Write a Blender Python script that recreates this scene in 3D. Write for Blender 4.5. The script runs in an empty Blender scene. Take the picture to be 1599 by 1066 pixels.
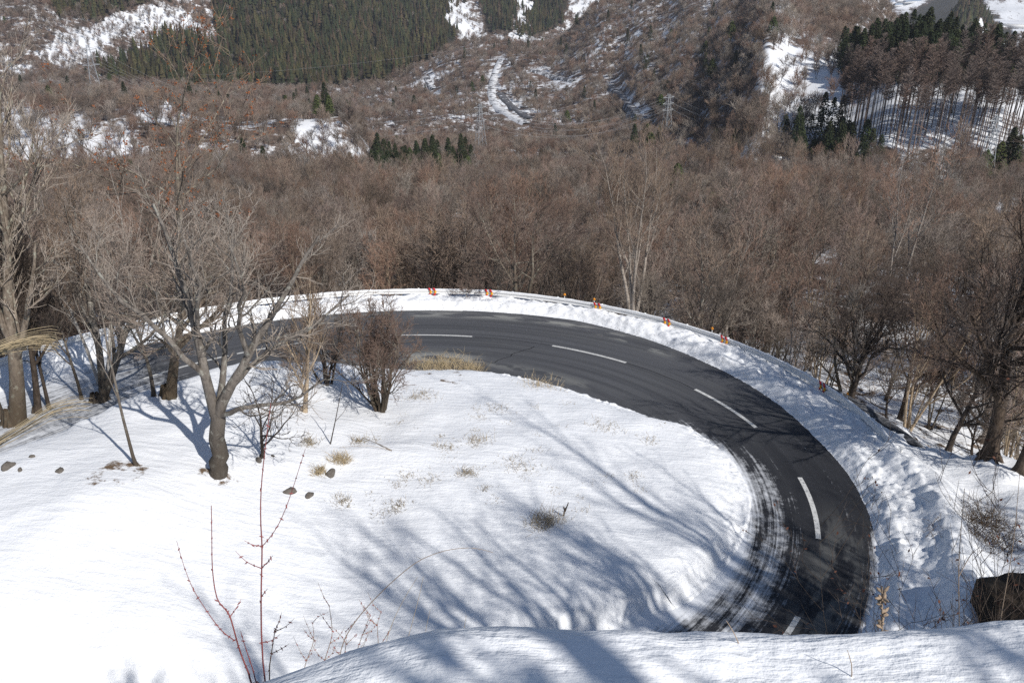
import bpy, math, random
import numpy as np
from mathutils import Vector, noise as mnoise

# ---------------------------------------------------------------- camera, light, exposure
scene = bpy.context.scene
DENOISE = False
scene.cycles.sample_clamp_direct = 8; scene.cycles.sample_clamp_indirect = 3
C = scene.collection
FPX, PITCH = 1421.0, math.radians(26)
cam_d = bpy.data.cameras.new('camera'); cam = bpy.data.objects.new('camera', cam_d); C.objects.link(cam)
cam_d.lens = 32.0; cam_d.sensor_width = 36.0; cam_d.clip_start = 0.05; cam_d.clip_end = 20000
cam.location = (0, 0, 0); cam.rotation_euler = (math.radians(90) - PITCH, 0, 0)
scene.camera = cam

SUN_EL, SUN_AZ = math.radians(42), math.radians(141)      # azimuth clockwise from +Y
world = bpy.data.worlds.new('World'); scene.world = world; world.use_nodes = True
wn = world.node_tree; wn.nodes.clear()
wo_ = wn.nodes.new('ShaderNodeOutputWorld'); wb = wn.nodes.new('ShaderNodeBackground'); ws = wn.nodes.new('ShaderNodeTexSky')
ws.sky_type = 'NISHITA'; ws.sun_disc = False; ws.sun_elevation = SUN_EL; ws.sun_rotation = SUN_AZ
ws.altitude = 900; ws.air_density = 1.0; ws.dust_density = 0.6; ws.ozone_density = 1.6
wb.inputs['Strength'].default_value = 0.078
wn.links.new(ws.outputs[0], wb.inputs[0]); wn.links.new(wb.outputs[0], wo_.inputs[0])
sd = bpy.data.lights.new('sun', 'SUN'); sun = bpy.data.objects.new('sun', sd); C.objects.link(sun)
sd.energy = 4.3; sd.angle = math.radians(0.53); sd.color = (1.0, 0.96, 0.905)
TO_SUN = Vector((math.sin(SUN_AZ) * math.cos(SUN_EL), math.cos(SUN_AZ) * math.cos(SUN_EL), math.sin(SUN_EL)))
sun.rotation_euler = TO_SUN.to_track_quat('Z', 'Y').to_euler()
scene.view_settings.view_transform = 'Standard'; scene.view_settings.look = 'None'
scene.view_settings.exposure = 0.14; scene.view_settings.gamma = 1.0; scene.view_settings.use_curve_mapping = False
scene.cycles.max_bounces = 5; scene.cycles.diffuse_bounces = 2; scene.cycles.glossy_bounces = 2
scene.cycles.transmission_bounces = 2; scene.cycles.volume_bounces = 0
scene.cycles.use_denoising = DENOISE

rng = np.random.default_rng(7)

# ---------------------------------------------------------------- numeric helpers
def smooth(t):
    t = np.clip(t, 0, 1); return t * t * (3 - 2 * t)

_perm = np.random.default_rng(3).random((256, 256))
def vnoise(x, y):
    xi = np.floor(x).astype(int); yi = np.floor(y).astype(int); fx = smooth(x - xi); fy = smooth(y - yi)
    a = _perm[xi % 256, yi % 256]; b = _perm[(xi + 1) % 256, yi % 256]
    c = _perm[xi % 256, (yi + 1) % 256]; d = _perm[(xi + 1) % 256, (yi + 1) % 256]
    return (a * (1 - fx) + b * fx) * (1 - fy) + (c * (1 - fx) + d * fx) * fy - 0.5
def fbm(x, y, o=4):
    s = 0; a = 1.0
    for k in range(o):
        s = s + a * vnoise(x * 2 ** k + 17.3 * k, y * 2 ** k + 5.1 * k); a *= 0.5
    return s

CP, SP = math.cos(PITCH), math.sin(PITCH)
def ray(px, py):
    x = (px - 799.5) / FPX; y = -(py - 533.0) / FPX
    return np.array([x, CP + y * SP, -SP + y * CP])
def project(x, y, z):
    f = y * CP - z * SP; u = y * SP + z * CP
    f = np.where(f > 0.01, f, 0.01)
    return 799.5 + FPX * x / f, 533.0 - FPX * u / f

# ---------------------------------------------------------------- the hairpin and its terrain
CX, CY, RR = -5.6, 32.25, 17.75
A0, A1 = -75.0, 150.0
def plane(y): return -18.44 - 0.11 * y
def road_coords(x, y):
    """signed offset outward from the centre line, station as an angle in degrees"""
    dx, dy = x - CX, y - CY
    r = np.hypot(dx, dy); ang = np.degrees(np.arctan2(dy, dx))
    ang = np.where(ang < -165, ang + 360, ang)
    s = r - RR; st = ang
    a = math.radians(A1); n = (math.cos(a), math.sin(a)); sA = dx * n[0] + dy * n[1] - RR
    tA = dx * -n[1] + dy * n[0]
    b = math.radians(A0); m = (math.cos(b), math.sin(b)); sB = dx * m[0] + dy * m[1] - RR
    tB = dx * m[1] - dy * m[0]
    out = (ang > A1) | (ang < A0)
    useA = sA >= sB
    s2 = np.where(useA, sA, sB); st2 = np.where(useA, A1 + np.degrees(tA / RR), A0 - np.degrees(tB / RR))
    return np.where(out, s2, s), np.where(out, st2, st)
def w_outer(a): return np.interp(a, [-20, 11, 23, 39, 52, 65, 150, 200], [2.0, 2.15, 2.6, 3.3, 4.15, 4.95, 4.9, 4.0])
def w_inner(a): return np.interp(a, [-55, -38, -8, 4, 19, 24, 38, 54, 68, 88, 120, 150], [-4.6, -3.3, -2.4, -2.5, -3.1, -4.2, -5.1, -5.35, -5.4, -5.9, -5.0, -4.2])
def rail_s(a): return np.interp(a, [-15, 0, 45, 80, 150], [4.3, 4.4, 5.6, 6.85, 7.0])

# far country: for some bearings (given as the photograph's column at its row 200) rows of (distance, image row)
COLS = {
 -500: [(30, -22), (62, -30), (120, -44), (220, -62), (330, -80), (380, -66), (520, -90), (800, -130), (1000, -110), (1300, 40), (2600, 300)],
 60:  [(30, -22), (62, -30), (100, -40), (200, -58), (330, -84), (372, -72), (430, -84), (700, -130), (880, -140), (960, -125), (1150, -60), (1500, 60), (2600, 300)],
 250: [(30, -22), (62, -30), (100, -40), (200, -58), (330, -82), (375, -73), (430, -84), (700, -135), (950, -160), (1100, -120), (1400, 0), (2600, 300)],
 420: [(30, -22), (62, -31), (100, -41), (200, -62), (330, -88), (372, -76), (430, -92), (700, -140), (1000, -175), (1150, -125), (1400, -20), (2600, 200)],
 530: [(30, -22), (62, -31), (100, -42), (200, -65), (300, -83), (330, -90), (375, -77), (430, -98), (700, -150), (1000, -185), (1150, -160), (1400, -40), (2600, 200)],
 600: [(30, -22), (62, -32), (100, -43), (200, -65), (300, -87), (400, -106), (550, -134), (700, -155), (850, -160), (1000, -175), (1200, -190), (1450, -70), (2600, 200)],
 760: [(30, -22), (62, -32), (100, -43), (200, -65), (300, -88), (400, -108), (550, -136), (700, -150), (850, -150), (1000, -138), (1080, -140), (1250, -220), (1500, -190), (1900, -20), (2600, 200)],
 850: [(30, -22), (62, -32), (100, -43), (200, -65), (300, -88), (400, -108), (550, -134), (700, -146), (820, -145), (950, -136), (1050, -138), (1200, -220), (1500, -200), (1900, -20), (2600, 200)],
 950: [(30, -22), (62, -32), (100, -43), (200, -65), (300, -88), (400, -106), (550, -128), (640, -136), (760, -128), (860, -105), (980, -82), (1100, -110), (1500, -200), (1900, -20), (2600, 200)],
 1080: [(30, -22), (62, -32), (100, -42), (200, -64), (300, -82), (400, -90), (520, -97), (600, -98), (720, -90), (860, -66), (1000, -30), (1300, -60), (1900, -150), (3000, -150)],
 1230: [(30, -22), (62, -31), (100, -40), (180, -56), (255, -69), (290, -75), (345, -63), (400, -56), (470, -57), (600, -58), (800, -38), (900, -26), (1100, -80), (1900, -240), (3200, -260)],
 1010: [(30, -22), (62, -32), (100, -43), (200, -65), (300, -86), (400, -100), (520, -113), (640, -116), (760, -108), (860, -88), (1000, -60), (1200, -100), (1900, -120), (3000, -150)],
 1130: [(30, -22), (62, -31), (100, -41), (190, -60), (300, -79), (345, -76), (400, -73), (470, -77), (600, -80), (720, -72), (860, -50), (1000, -40), (1900, -180), (3200, -200)],
 1185: [(30, -22), (62, -31), (100, -40), (180, -56), (255, -70), (290, -74), (345, -60), (400, -51), (470, -53), (600, -55), (720, -52), (860, -36), (1000, -60), (1900, -200), (3200, -240)],
 1310: [(30, -22), (62, -30), (100, -38), (180, -55), (255, -68), (285, -73), (335, -61), (370, -58), (450, -60), (600, -56), (680, -48), (800, -90), (1300, -200), (2200, -300), (3400, -300)],
 1400: [(30, -22), (62, -30), (100, -38), (180, -55), (255, -66), (280, -68), (322, -52), (345, -51), (430, -70), (560, -74), (640, -76), (800, -120), (1300, -230), (2200, -300), (3400, -300)],
 1470: [(30, -22), (62, -30), (100, -38), (180, -55), (252, -66), (278, -67), (322, -51), (345, -51), (500, -95), (700, -130), (1100, -230), (1400, -130), (1520, -128), (1750, -270), (2600, -310), (3400, -300), (4500, -100)],
 1560: [(30, -22), (62, -30), (100, -38), (180, -55), (250, -66), (276, -66), (320, -52), (345, -52), (500, -110), (700, -150), (1100, -240), (1400, -205), (1520, -205), (1750, -290), (2600, -310), (3200, -300), (4500, -20)],
 2100: [(30, -22), (62, -30), (100, -38), (180, -54), (250, -62), (276, -62), (320, -46), (345, -46), (700, -120), (1500, -220), (3000, -290), (4500, 0)],
}
_ck = sorted(COLS); DISTS = np.unique(np.concatenate([np.geomspace(28, 4600, 260)]))
_caz = np.array([math.atan2(*ray(k, 200)[:2]) for k in _ck])
_tab = np.array([np.interp(DISTS, [p[0] for p in COLS[k]], [p[1] for p in COLS[k]]) for k in _ck])
_ker = np.exp(-0.5 * (np.arange(-6, 7) / 2.2) ** 2); _ker /= _ker.sum()
_tab = np.array([np.convolve(np.pad(t, 6, mode='edge'), _ker, 'valid') for t in _tab])
def far_height(x, y):
    d = np.clip(np.hypot(x, y), 28, 4599); az = np.arctan2(x, y)
    j = np.clip(np.searchsorted(_caz, az) - 1, 0, len(_ck) - 2)
    w = smooth((az - _caz[j]) / (_caz[j + 1] - _caz[j]))
    fi = np.interp(d, DISTS, np.arange(len(DISTS))); i0 = np.clip(fi.astype(int), 0, len(DISTS) - 2); fr = fi - i0
    za = _tab[j, i0] * (1 - fr) + _tab[j, i0 + 1] * fr; zb = _tab[j + 1, i0] * (1 - fr) + _tab[j + 1, i0 + 1] * fr
    z = za * (1 - w) + zb * w
    z = z + fbm(x / 160 + 11, y / 160 + 2, 3) * 42 * np.clip((d - 850) / 400, 0, 1)
    amp = np.clip((d - 60) / 400, 0, 1)
    return z + fbm(x / 110 + 3, y / 110 + 8, 3) * 17 * amp + fbm(x / 18, y / 18, 3) * 1.1 * np.clip(d / 300, 0, 1)
def near_height(x, y):
    s, a = road_coords(x, y); pl = plane(y)
    wi, wo, rs = w_inner(a), w_outer(a), rail_s(a)
    # the mound inside the bend
    i = wi - s
    hb = 0.55 + 2.3 * smooth((-x - 5.5) / 10) * smooth((y - 12) / 14)
    bw = 1.5 + 2.2 * smooth((-x - 5.5) / 10)
    cut = smooth((30 - y) / 6) * smooth((x + 4) / 6)
    lump = fbm(x * 0.9, y * 0.9, 4)
    m = hb * smooth(i / bw + 0.15 * lump * (i > 0.1)) + 0.075 * np.clip(i - bw, 0, 12) + 0.45 * cut * smooth((i - 0.1 + 0.25 * lump) / 0.5)
    m += np.clip(i, 0, 2) / 2 * (0.22 * fbm(x / 2.6, y / 2.6, 3) + 0.05 * fbm(x * 1.7 + y, y * 1.1, 3))
    # outer verge: ploughed bank, rail, fall beyond
    o = s - wo
    ploughed = 0.42 * smooth(o / 0.7) * (1 + 0.6 * fbm(x * 1.3, y * 1.3, 4)) + 0.10 * smooth(o / 0.5) * fbm(x * 5, y * 5, 2)
    ridge = smooth((8 - a) / 14) * (0.75 * np.exp(-((s - 4.6) / 0.75) ** 2) * (1 + 0.7 * fbm(x * 0.8, y * 0.8, 3)))
    v = ploughed + ridge
    k = smooth((a + 2) / 16)
    drop = k * 0.62 * np.clip(s - rs - 0.5, 0, 60) + (1 - k) * 0.35 * np.clip(s - 13, 0, 60) - (1 - k) * 0.35 * smooth((s - 5.5) / 3) * (1 + fbm(x / 2.5, y / 2.5, 3))
    v = v - drop + smooth((s - rs) / 3) * 0.5 * fbm(x / 2.2, y / 2.2, 3)
    h = np.where(s < wi, m, np.where(s > wo, v, 0.0))
    base = pl + h - 0.06 * smooth((s - wi) / 0.4 + 0.3) * smooth((wo - s) / 0.4 + 0.3)
    return base
def height(x, y):
    x = np.asarray(x, float); y = np.asarray(y, float)
    s, a = road_coords(x, y)
    n = near_height(x, y)
    f = far_height(x, y)
    w = smooth((s - 11) / 32)
    z = n * (1 - w) + f * w
    # the steep bank under the upper road where the photographer stands
    yy = y + 0.12 * fbm(x / 3, y / 3, 3) + 0.1
    sl = np.where(yy < 1.6, -2.2, -2.2 - 1.9 * (yy - 1.6))
    return np.maximum(z, np.where(y < 16, sl, -1e3))
def hgt(x, y): return float(height(np.array([x]), np.array([y]))[0])
def hit(px, py, dmin=4.0, dmax=4500.0, lift=0.0):
    d = ray(px, py); hor = math.hypot(d[0], d[1])
    ts = np.geomspace(dmin, dmax, 2600) / hor
    X, Y, Z = d[0] * ts, d[1] * ts, d[2] * ts
    g = np.nonzero(height(X, Y) + lift > Z)[0]
    if len(g) == 0: return None
    i = max(g[0], 1); lo, hi = ts[i - 1], ts[i]
    for _ in range(18):
        mid = (lo + hi) / 2
        if hgt(d[0] * mid, d[1] * mid) + lift > d[2] * mid: hi = mid
        else: lo = mid
    return Vector((d[0] * hi, d[1] * hi, hgt(d[0] * hi, d[1] * hi)))

# ---------------------------------------------------------------- object helpers
def mesh_from(name, V, F, mat=None, smooth_shade=False, uv=None, attrs=None):
    """V (n,3); F (m,k) all the same size, or a list of such arrays"""
    if isinstance(F, np.ndarray): F = [F]
    F = [f for f in F if len(f)]
    me = bpy.data.meshes.new(name)
    V = np.ascontiguousarray(V, np.float32)
    me.vertices.add(len(V)); me.vertices.foreach_set('co', V.ravel())
    li = np.concatenate([f.ravel() for f in F]).astype(np.int32)
    sizes = np.concatenate([np.full(len(f), f.shape[1]) for f in F])
    starts = np.concatenate([[0], np.cumsum(sizes)[:-1]]).astype(np.int32)
    me.loops.add(len(li)); me.loops.foreach_set('vertex_index', li)
    me.polygons.add(len(sizes)); me.polygons.foreach_set('loop_start', starts)
    if smooth_shade: me.polygons.foreach_set('use_smooth', np.ones(len(sizes), bool))
    if mat: me.materials.append(mat)
    if attrs:
        for k, v in attrs.items():
            at = me.attributes.new(k, 'FLOAT', 'POINT'); at.data.foreach_set('value', np.ascontiguousarray(v, np.float32))
    me.update(calc_edges=True); me.validate()
    return me
def obj(name, me, parent=None, loc=None):
    o = bpy.data.objects.new(name, me); C.objects.link(o)
    if parent is not None: o.parent = parent
    if loc is not None: o.location = loc
    return o
def tag(o, label, cat, group=None, kind=None):
    if label: o['label'] = label
    if cat: o['category'] = cat
    if group: o['group'] = group
    if kind: o['kind'] = kind
    return o
def thing(name, label, cat, loc=(0, 0, 0), rotz=0.0, group=None):
    o = bpy.data.objects.new(name, None); C.objects.link(o); o.empty_display_size = 0.2
    o.location = loc; o.rotation_euler = (0, 0, rotz)
    return tag(o, label, cat, group)
def structure(name, me):
    o = obj(name, me); o['kind'] = 'structure'; return o
def copy_tree(root, loc, rotz=0.0, scale=1.0, label=None):
    r = root.copy(); C.objects.link(r); r.location = loc; r.rotation_euler = (0, 0, rotz); r.scale = (scale,) * 3
    if label: r['label'] = label
    for ch in root.children:
        c = ch.copy(); C.objects.link(c); c.parent = r
        for g in ch.children:
            e = g.copy(); C.objects.link(e); e.parent = c
    return r
def grid_faces(nx, ny):
    i = np.arange(nx * ny).reshape(nx, ny)
    return np.stack([i[:-1, :-1], i[1:, :-1], i[1:, 1:], i[:-1, 1:]], -1).reshape(-1, 4)
def tubes(P, R, S=5):
    """P (N,K,3) centre lines, R (N,K) radii -> verts, quad faces (closing cap left to the taper)"""
    N, K, _ = P.shape
    T = np.gradient(P, axis=1); T /= np.linalg.norm(T, axis=2, keepdims=True) + 1e-9
    ref = np.where(np.abs(T[:, :1, 2:3]) > 0.9, np.array([1.0, 0, 0]), np.array([0, 0, 1.0]))
    ref = np.broadcast_to(ref, T.shape)
    U = np.cross(T, ref); U /= np.linalg.norm(U, axis=2, keepdims=True) + 1e-9
    W = np.cross(T, U)
    th = np.arange(S) * 2 * np.pi / S
    V = P[:, :, None, :] + R[:, :, None, None] * (U[:, :, None, :] * np.cos(th)[:, None] + W[:, :, None, :] * np.sin(th)[:, None])
    i = np.arange(N * K * S).reshape(N, K, S); j = np.roll(i, -1, axis=2)
    F = np.stack([i[:, :-1], j[:, :-1], j[:, 1:], i[:, 1:]], -1).reshape(-1, 4)
    return V.reshape(-1, 3), F
class MB:
    """collects geometry, builds one mesh"""
    def __init__(s): s.V = []; s.Q = []; s.T = []; s.n = 0
    def add(s, V, F):
        V = np.asarray(V, float).reshape(-1, 3); F = np.asarray(F)
        (s.Q if F.shape[1] == 4 else s.T).append(F + s.n); s.V.append(V); s.n += len(V); return s
    def tube(s, P, R, S=6):
        P = np.asarray(P, float)[None]; R = np.asarray(R, float)
        if R.ndim == 0: R = np.full(P.shape[1], float(R))
        return s.add(*tubes(P, R[None], S))
    def box(s, c, size, rz=0.0, ry=0.0, rx=0.0):
        q = np.array([[-1, -1, -1], [1, -1, -1], [1, 1, -1], [-1, 1, -1], [-1, -1, 1], [1, -1, 1], [1, 1, 1], [-1, 1, 1]]) * np.array(size) / 2
        from mathutils import Euler
        Mx = np.array(Euler((rx, ry, rz)).to_matrix())
        f = np.array([[0, 3, 2, 1], [4, 5, 6, 7], [0, 1, 5, 4], [1, 2, 6, 5], [2, 3, 7, 6], [3, 0, 4, 7]])
        return s.add(q @ Mx.T + np.array(c), f)
    def mesh(s, name, mat, smooth_shade=False):
        F = []
        if s.Q: F.append(np.concatenate(s.Q))
        if s.T: F.append(np.concatenate(s.T))
        return mesh_from(name, np.concatenate(s.V), F, mat, smooth_shade)

# ---------------------------------------------------------------- materials
def new_mat(name, rough=0.9, spec=0.2):
    m = bpy.data.materials.new(name); m.use_nodes = True; nt = m.node_tree
    b = nt.nodes['Principled BSDF']; b.inputs['Roughness'].default_value = rough
    b.inputs['Specular IOR Level'].default_value = spec
    return m, nt, b
def N(nt, t, **kw):
    n = nt.nodes.new(t)
    for k, v in kw.items():
        if k in ('operation', 'blend_type', 'data_type', 'attribute_name', 'interpolation', 'noise_dimensions', 'feature'): setattr(n, k, v)
        else: n.inputs[k].default_value = v
    return n
def ramp(nt, fac, stops):
    r = nt.nodes.new('ShaderNodeValToRGB'); e = r.color_ramp.elements
    while len(e) < len(stops): e.new(0.5)
    for q, (p, c) in zip(e, stops):
        q.position = p; q.color = (*c, 1) if len(c) == 3 else c
    nt.links.new(fac, r.inputs[0]); return r.outputs[0]
def grey(v): return (v, v, v)
def noise_fac(nt, scale, detail=4, coord=None, rough=0.6):
    n = N(nt, 'ShaderNodeTexNoise', Scale=scale, Detail=detail, Roughness=rough)
    if coord is None:
        tc = nt.nodes.new('ShaderNodeTexCoord'); coord = tc.outputs['Object']
    nt.links.new(coord, n.inputs['Vector']); return n.outputs[0]
def mixc(nt, fac, a, b, mode='MIX'):
    m = nt.nodes.new('ShaderNodeMix'); m.data_type = 'RGBA'; m.blend_type = mode
    for s, v in ((m.inputs[0], fac), (m.inputs[6], a), (m.inputs[7], b)):
        if hasattr(v, 'is_linked'): nt.links.new(v, s)
        else: s.default_value = v if isinstance(v, float) else (*v, 1)
    return m.outputs[2]
def math_(nt, op, a, b=None, c=None):
    m = nt.nodes.new('ShaderNodeMath'); m.operation = op
    for i, v in enumerate((a, b, c)):
        if v is None: continue
        if hasattr(v, 'is_linked'): nt.links.new(v, m.inputs[i])
        else: m.inputs[i].default_value = v
    return m.outputs[0]
def attr(nt, name): return N(nt, 'ShaderNodeAttribute', attribute_name=name).outputs['Fac']
def bump(nt, b, h, strength=0.5, dist=0.05):
    n = N(nt, 'ShaderNodeBump', Strength=strength, Distance=dist); nt.links.new(h, n.inputs['Height']); nt.links.new(n.outputs[0], b.inputs['Normal'])

def snow_material():
    m, nt, b = new_mat('snow', 0.75, 0.15)
    f1 = noise_fac(nt, 1.2, 5); f2 = noise_fac(nt, 9, 5)
    col = mixc(nt, f1, (0.82, 0.84, 0.87), (0.88, 0.89, 0.90))
    # dirt, needles and grit thrown up by the plough
    dirt = attr(nt, 'dirt'); grit = noise_fac(nt, 7, 6, rough=0.75)
    g = math_(nt, 'MULTIPLY', ramp(nt, grit, [(0.56, grey(0)), (0.68, grey(1))]), dirt)
    col = mixc(nt, g, col, (0.22, 0.19, 0.16))
    lit = attr(nt, 'litter'); ln = noise_fac(nt, 0.9, 8, rough=0.7)
    lf = math_(nt, 'ADD', lit, math_(nt, 'MULTIPLY', math_(nt, 'SUBTRACT', ln, 0.5), 2.2))
    lf = ramp(nt, lf, [(0.47, grey(0)), (0.6, grey(1))])
    lit2 = math_(nt, 'MULTIPLY', lf, math_(nt, 'GREATER_THAN', lit, 0.02))
    br = mixc(nt, noise_fac(nt, 14, 5), (0.09, 0.06, 0.04), (0.24, 0.17, 0.11))
    col = mixc(nt, lit2, col, br)
    nt.links.new(col, b.inputs['Base Color'])
    tc = nt.nodes.new('ShaderNodeTexCoord'); mp = nt.nodes.new('ShaderNodeMapping'); mp.inputs['Scale'].default_value = (0.7, 3.4, 1); mp.inputs['Rotation'].default_value = (0, 0, 0.35)
    nt.links.new(tc.outputs['Object'], mp.inputs[0]); drift = noise_fac(nt, 1.0, 6, mp.outputs[0], 0.6)
    h = math_(nt, 'ADD', math_(nt, 'MULTIPLY', f2, 0.5), math_(nt, 'MULTIPLY', noise_fac(nt, 2.2, 4), 1.0)); h = math_(nt, 'ADD', h, math_(nt, 'MULTIPLY', drift, 1.6))
    bump(nt, b, h, 0.75, 0.06)
    return m
def far_ground_material():
    m, nt, b = new_mat('hill_ground', 0.95, 0.1)
    sn = attr(nt, 'snow'); n1 = noise_fac(nt, 0.05, 9, rough=0.78); n2 = noise_fac(nt, 0.5, 5)
    f = math_(nt, 'ADD', sn, math_(nt, 'MULTIPLY', math_(nt, 'SUBTRACT', n1, 0.5), 1.9))
    f = math_(nt, 'ADD', f, math_(nt, 'MULTIPLY', math_(nt, 'SUBTRACT', n2, 0.5), 0.5))
    f = ramp(nt, f, [(0.46, grey(0)), (0.60, grey(1))])
    br = mixc(nt, n2, (0.075, 0.052, 0.042), (0.20, 0.145, 0.115))
    br = mixc(nt, attr(nt, 'needles'), br, (0.022, 0.024, 0.016))
    nt.links.new(mixc(nt, f, br, (0.82, 0.84, 0.87)), b.inputs['Base Color'])
    return m
def asphalt_material():
    m, nt, b = new_mat('asphalt', 0.85, 0.3)
    uvn = nt.nodes.new('ShaderNodeAttribute'); uvn.attribute_name = 'along'
    s_ = attr(nt, 'across'); t_ = attr(nt, 'along')
    cmb = nt.nodes.new('ShaderNodeCombineXYZ'); nt.links.new(t_, cmb.inputs[0]); nt.links.new(s_, cmb.inputs[1])
    def streak(sx, sy, det=5, rough=0.65):
        mp = nt.nodes.new('ShaderNodeMapping'); mp.inputs['Scale'].default_value = (sx, sy, 1); nt.links.new(cmb.outputs[0], mp.inputs[0])
        return noise_fac(nt, 1.0, det, mp.outputs[0], rough)
    fine = noise_fac(nt, 26, 5, rough=0.8); big = streak(0.12, 0.7, 4)
    col = mixc(nt, ramp(nt, fine, [(0.3, grey(0)), (0.72, grey(1))]), (0.034, 0.036, 0.043), (0.150, 0.153, 0.165))
    col = mixc(nt, ramp(nt, big, [(0.38, grey(0)), (0.66, grey(0.7))]), col, (0.092, 0.094, 0.098))
    col = mixc(nt, ramp(nt, streak(0.05, 1.8, 4), [(0.42, grey(0)), (0.62, grey(0.55))]), col, (0.036, 0.038, 0.044))
    # darker stretch of the near curve
    col = mixc(nt, math_(nt, 'MULTIPLY', attr(nt, 'near_dark'), math_(nt, 'ADD', 0.55, math_(nt, 'MULTIPLY', streak(0.25, 1.6, 5), 0.6))), col, (0.011, 0.012, 0.016))
    # dried salt stains with shapes of their own
    st = streak(0.35, 1.1, 5, 0.6)
    sf = math_(nt, 'MULTIPLY', ramp(nt, st, [(0.47, grey(0)), (0.53, grey(1))]), attr(nt, 'salt'))
    col = mixc(nt, math_(nt, 'MULTIPLY', sf, 0.8), col, (0.30, 0.30, 0.28))
    # thin snow smeared along the wheel tracks
    sw = attr(nt, 'smear'); a1 = streak(0.10, 9.0, 6, 0.7); a2 = noise_fac(nt, 3.2, 7, rough=0.75); a3 = streak(0.5, 3, 5, .6)
    f = math_(nt, 'ADD', sw, math_(nt, 'MULTIPLY', math_(nt, 'SUBTRACT', a1, 0.5), 1.1))
    f = math_(nt, 'ADD', f, math_(nt, 'MULTIPLY', math_(nt, 'SUBTRACT', a2, 0.5), 0.9))
    f = math_(nt, 'ADD', f, math_(nt, 'MULTIPLY', math_(nt, 'SUBTRACT', a3, 0.5), 0.7))
    f = math_(nt, 'MULTIPLY', ramp(nt, f, [(0.36, grey(0)), (0.88, grey(1))]), ramp(nt, sw, [(0.03, grey(0)), (0.2, grey(1))]))
    col = mixc(nt, f, col, (0.80, 0.82, 0.85))
    nt.links.new(col, b.inputs['Base Color'])
    bump(nt, b, fine, 0.35, 0.01)
    return m
def bark(name, a, c, rnd=0.35, scale=6, lichen=None, band=False, foot=None):
    m, nt, b = new_mat(name, 0.95, 0.1)
    tc = nt.nodes.new('ShaderNodeTexCoord'); mp = nt.nodes.new('ShaderNodeMapping'); mp.inputs['Scale'].default_value = (1, 1, 3.5 if band else 0.35)
    nt.links.new(tc.outputs['Object'], mp.inputs[0])
    n = noise_fac(nt, scale, 5, mp.outputs[0], 0.7)
    col = mixc(nt, ramp(nt, n, [(0.33, grey(0)), (0.67, grey(1))]), a, c)
    if lichen:
        ln = noise_fac(nt, 3.5, 4); col = mixc(nt, ramp(nt, ln, [(0.56, grey(0)), (0.62, grey(0.8))]), col, lichen)
    if foot:
        sx = nt.nodes.new('ShaderNodeSeparateXYZ'); nt.links.new(tc.outputs['Object'], sx.inputs[0])
        fz = math_(nt, 'ADD', math_(nt, 'MULTIPLY', sx.outputs[2], -0.15), math_(nt, 'MULTIPLY', n, 1.2)); col = mixc(nt, ramp(nt, fz, [(0.0, grey(0)), (0.5, grey(0.85))]), col, foot)
    oi = nt.nodes.new('ShaderNodeObjectInfo')
    v = math_(nt, 'ADD', 1 - rnd / 2, math_(nt, 'MULTIPLY', oi.outputs['Random'], rnd))
    hs = nt.nodes.new('ShaderNodeHueSaturation'); nt.links.new(v, hs.inputs['Value']); nt.links.new(col, hs.inputs['Color'])
    r2 = math_(nt, 'FRACT', math_(nt, 'MULTIPLY', oi.outputs['Random'], 7.31))
    nt.links.new(math_(nt, 'ADD', 0.75, math_(nt, 'MULTIPLY', r2, 0.5)), hs.inputs['Saturation'])
    nt.links.new(hs.outputs[0], b.inputs['Base Color'])
    if scale < 20: bump(nt, b, n, 1.0, 0.06)
    return m
def plain(name, col, rough=0.6, var=0.15, scale=5, metal=0.0):
    m, nt, b = new_mat(name, rough, 0.3); b.inputs['Metallic'].default_value = metal
    n = noise_fac(nt, scale, 4)
    lo = tuple(max(0, c * (1 - var)) for c in col); hi = tuple(min(1, c * (1 + var)) for c in col)
    nt.links.new(mixc(nt, n, lo, hi), b.inputs['Base Color']); return m
def foliage(name, a, c, rnd=0.5):
    m, nt, b = new_mat(name, 0.9, 0.15)
    n = noise_fac(nt, 1.4, 4); col = mixc(nt, ramp(nt, n, [(0.35, grey(0)), (0.65, grey(1))]), a, c)
    oi = nt.nodes.new('ShaderNodeObjectInfo'); hs = nt.nodes.new('ShaderNodeHueSaturation')
    nt.links.new(math_(nt, 'ADD', 1 - rnd / 2, math_(nt, 'MULTIPLY', oi.outputs['Random'], rnd)), hs.inputs['Value'])
    r2 = math_(nt, 'FRACT', math_(nt, 'MULTIPLY', oi.outputs['Random'], 5.77))
    nt.links.new(math_(nt, 'ADD', 0.480, math_(nt, 'MULTIPLY', r2, 0.045)), hs.inputs['Hue'])
    nt.links.new(col, hs.inputs['Color']); nt.links.new(hs.outputs[0], b.inputs['Base Color'])
    return m
M_SNOW = snow_material(); M_FAR = far_ground_material(); M_ROAD = asphalt_material()
M_BARK = bark('grey_bark', (0.085, 0.070, 0.058), (0.31, 0.265, 0.22), lichen=(0.36, 0.35, 0.29), foot=(0.062, 0.048, 0.034))
M_DARK = bark('dark_bark', (0.030, 0.024, 0.020), (0.11, 0.088, 0.072))
M_BIRCH = bark('birch_bark', (0.38, 0.33, 0.28), (0.78, 0.73, 0.66), band=True, scale=4)
M_PALE = bark('pale_bark', (0.14, 0.115, 0.095), (0.42, 0.37, 0.32), band=True, scale=4)
M_TAN = bark('tan_bark', (0.24, 0.19, 0.14), (0.48, 0.40, 0.31))
M_TWIG = bark('twigs', (0.145, 0.113, 0.092), (0.335, 0.268, 0.218), rnd=0.95, scale=30)
M_TWIGRED = bark('red_twigs', (0.165, 0.115, 0.092), (0.34, 0.245, 0.20), rnd=0.8, scale=30)
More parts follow.
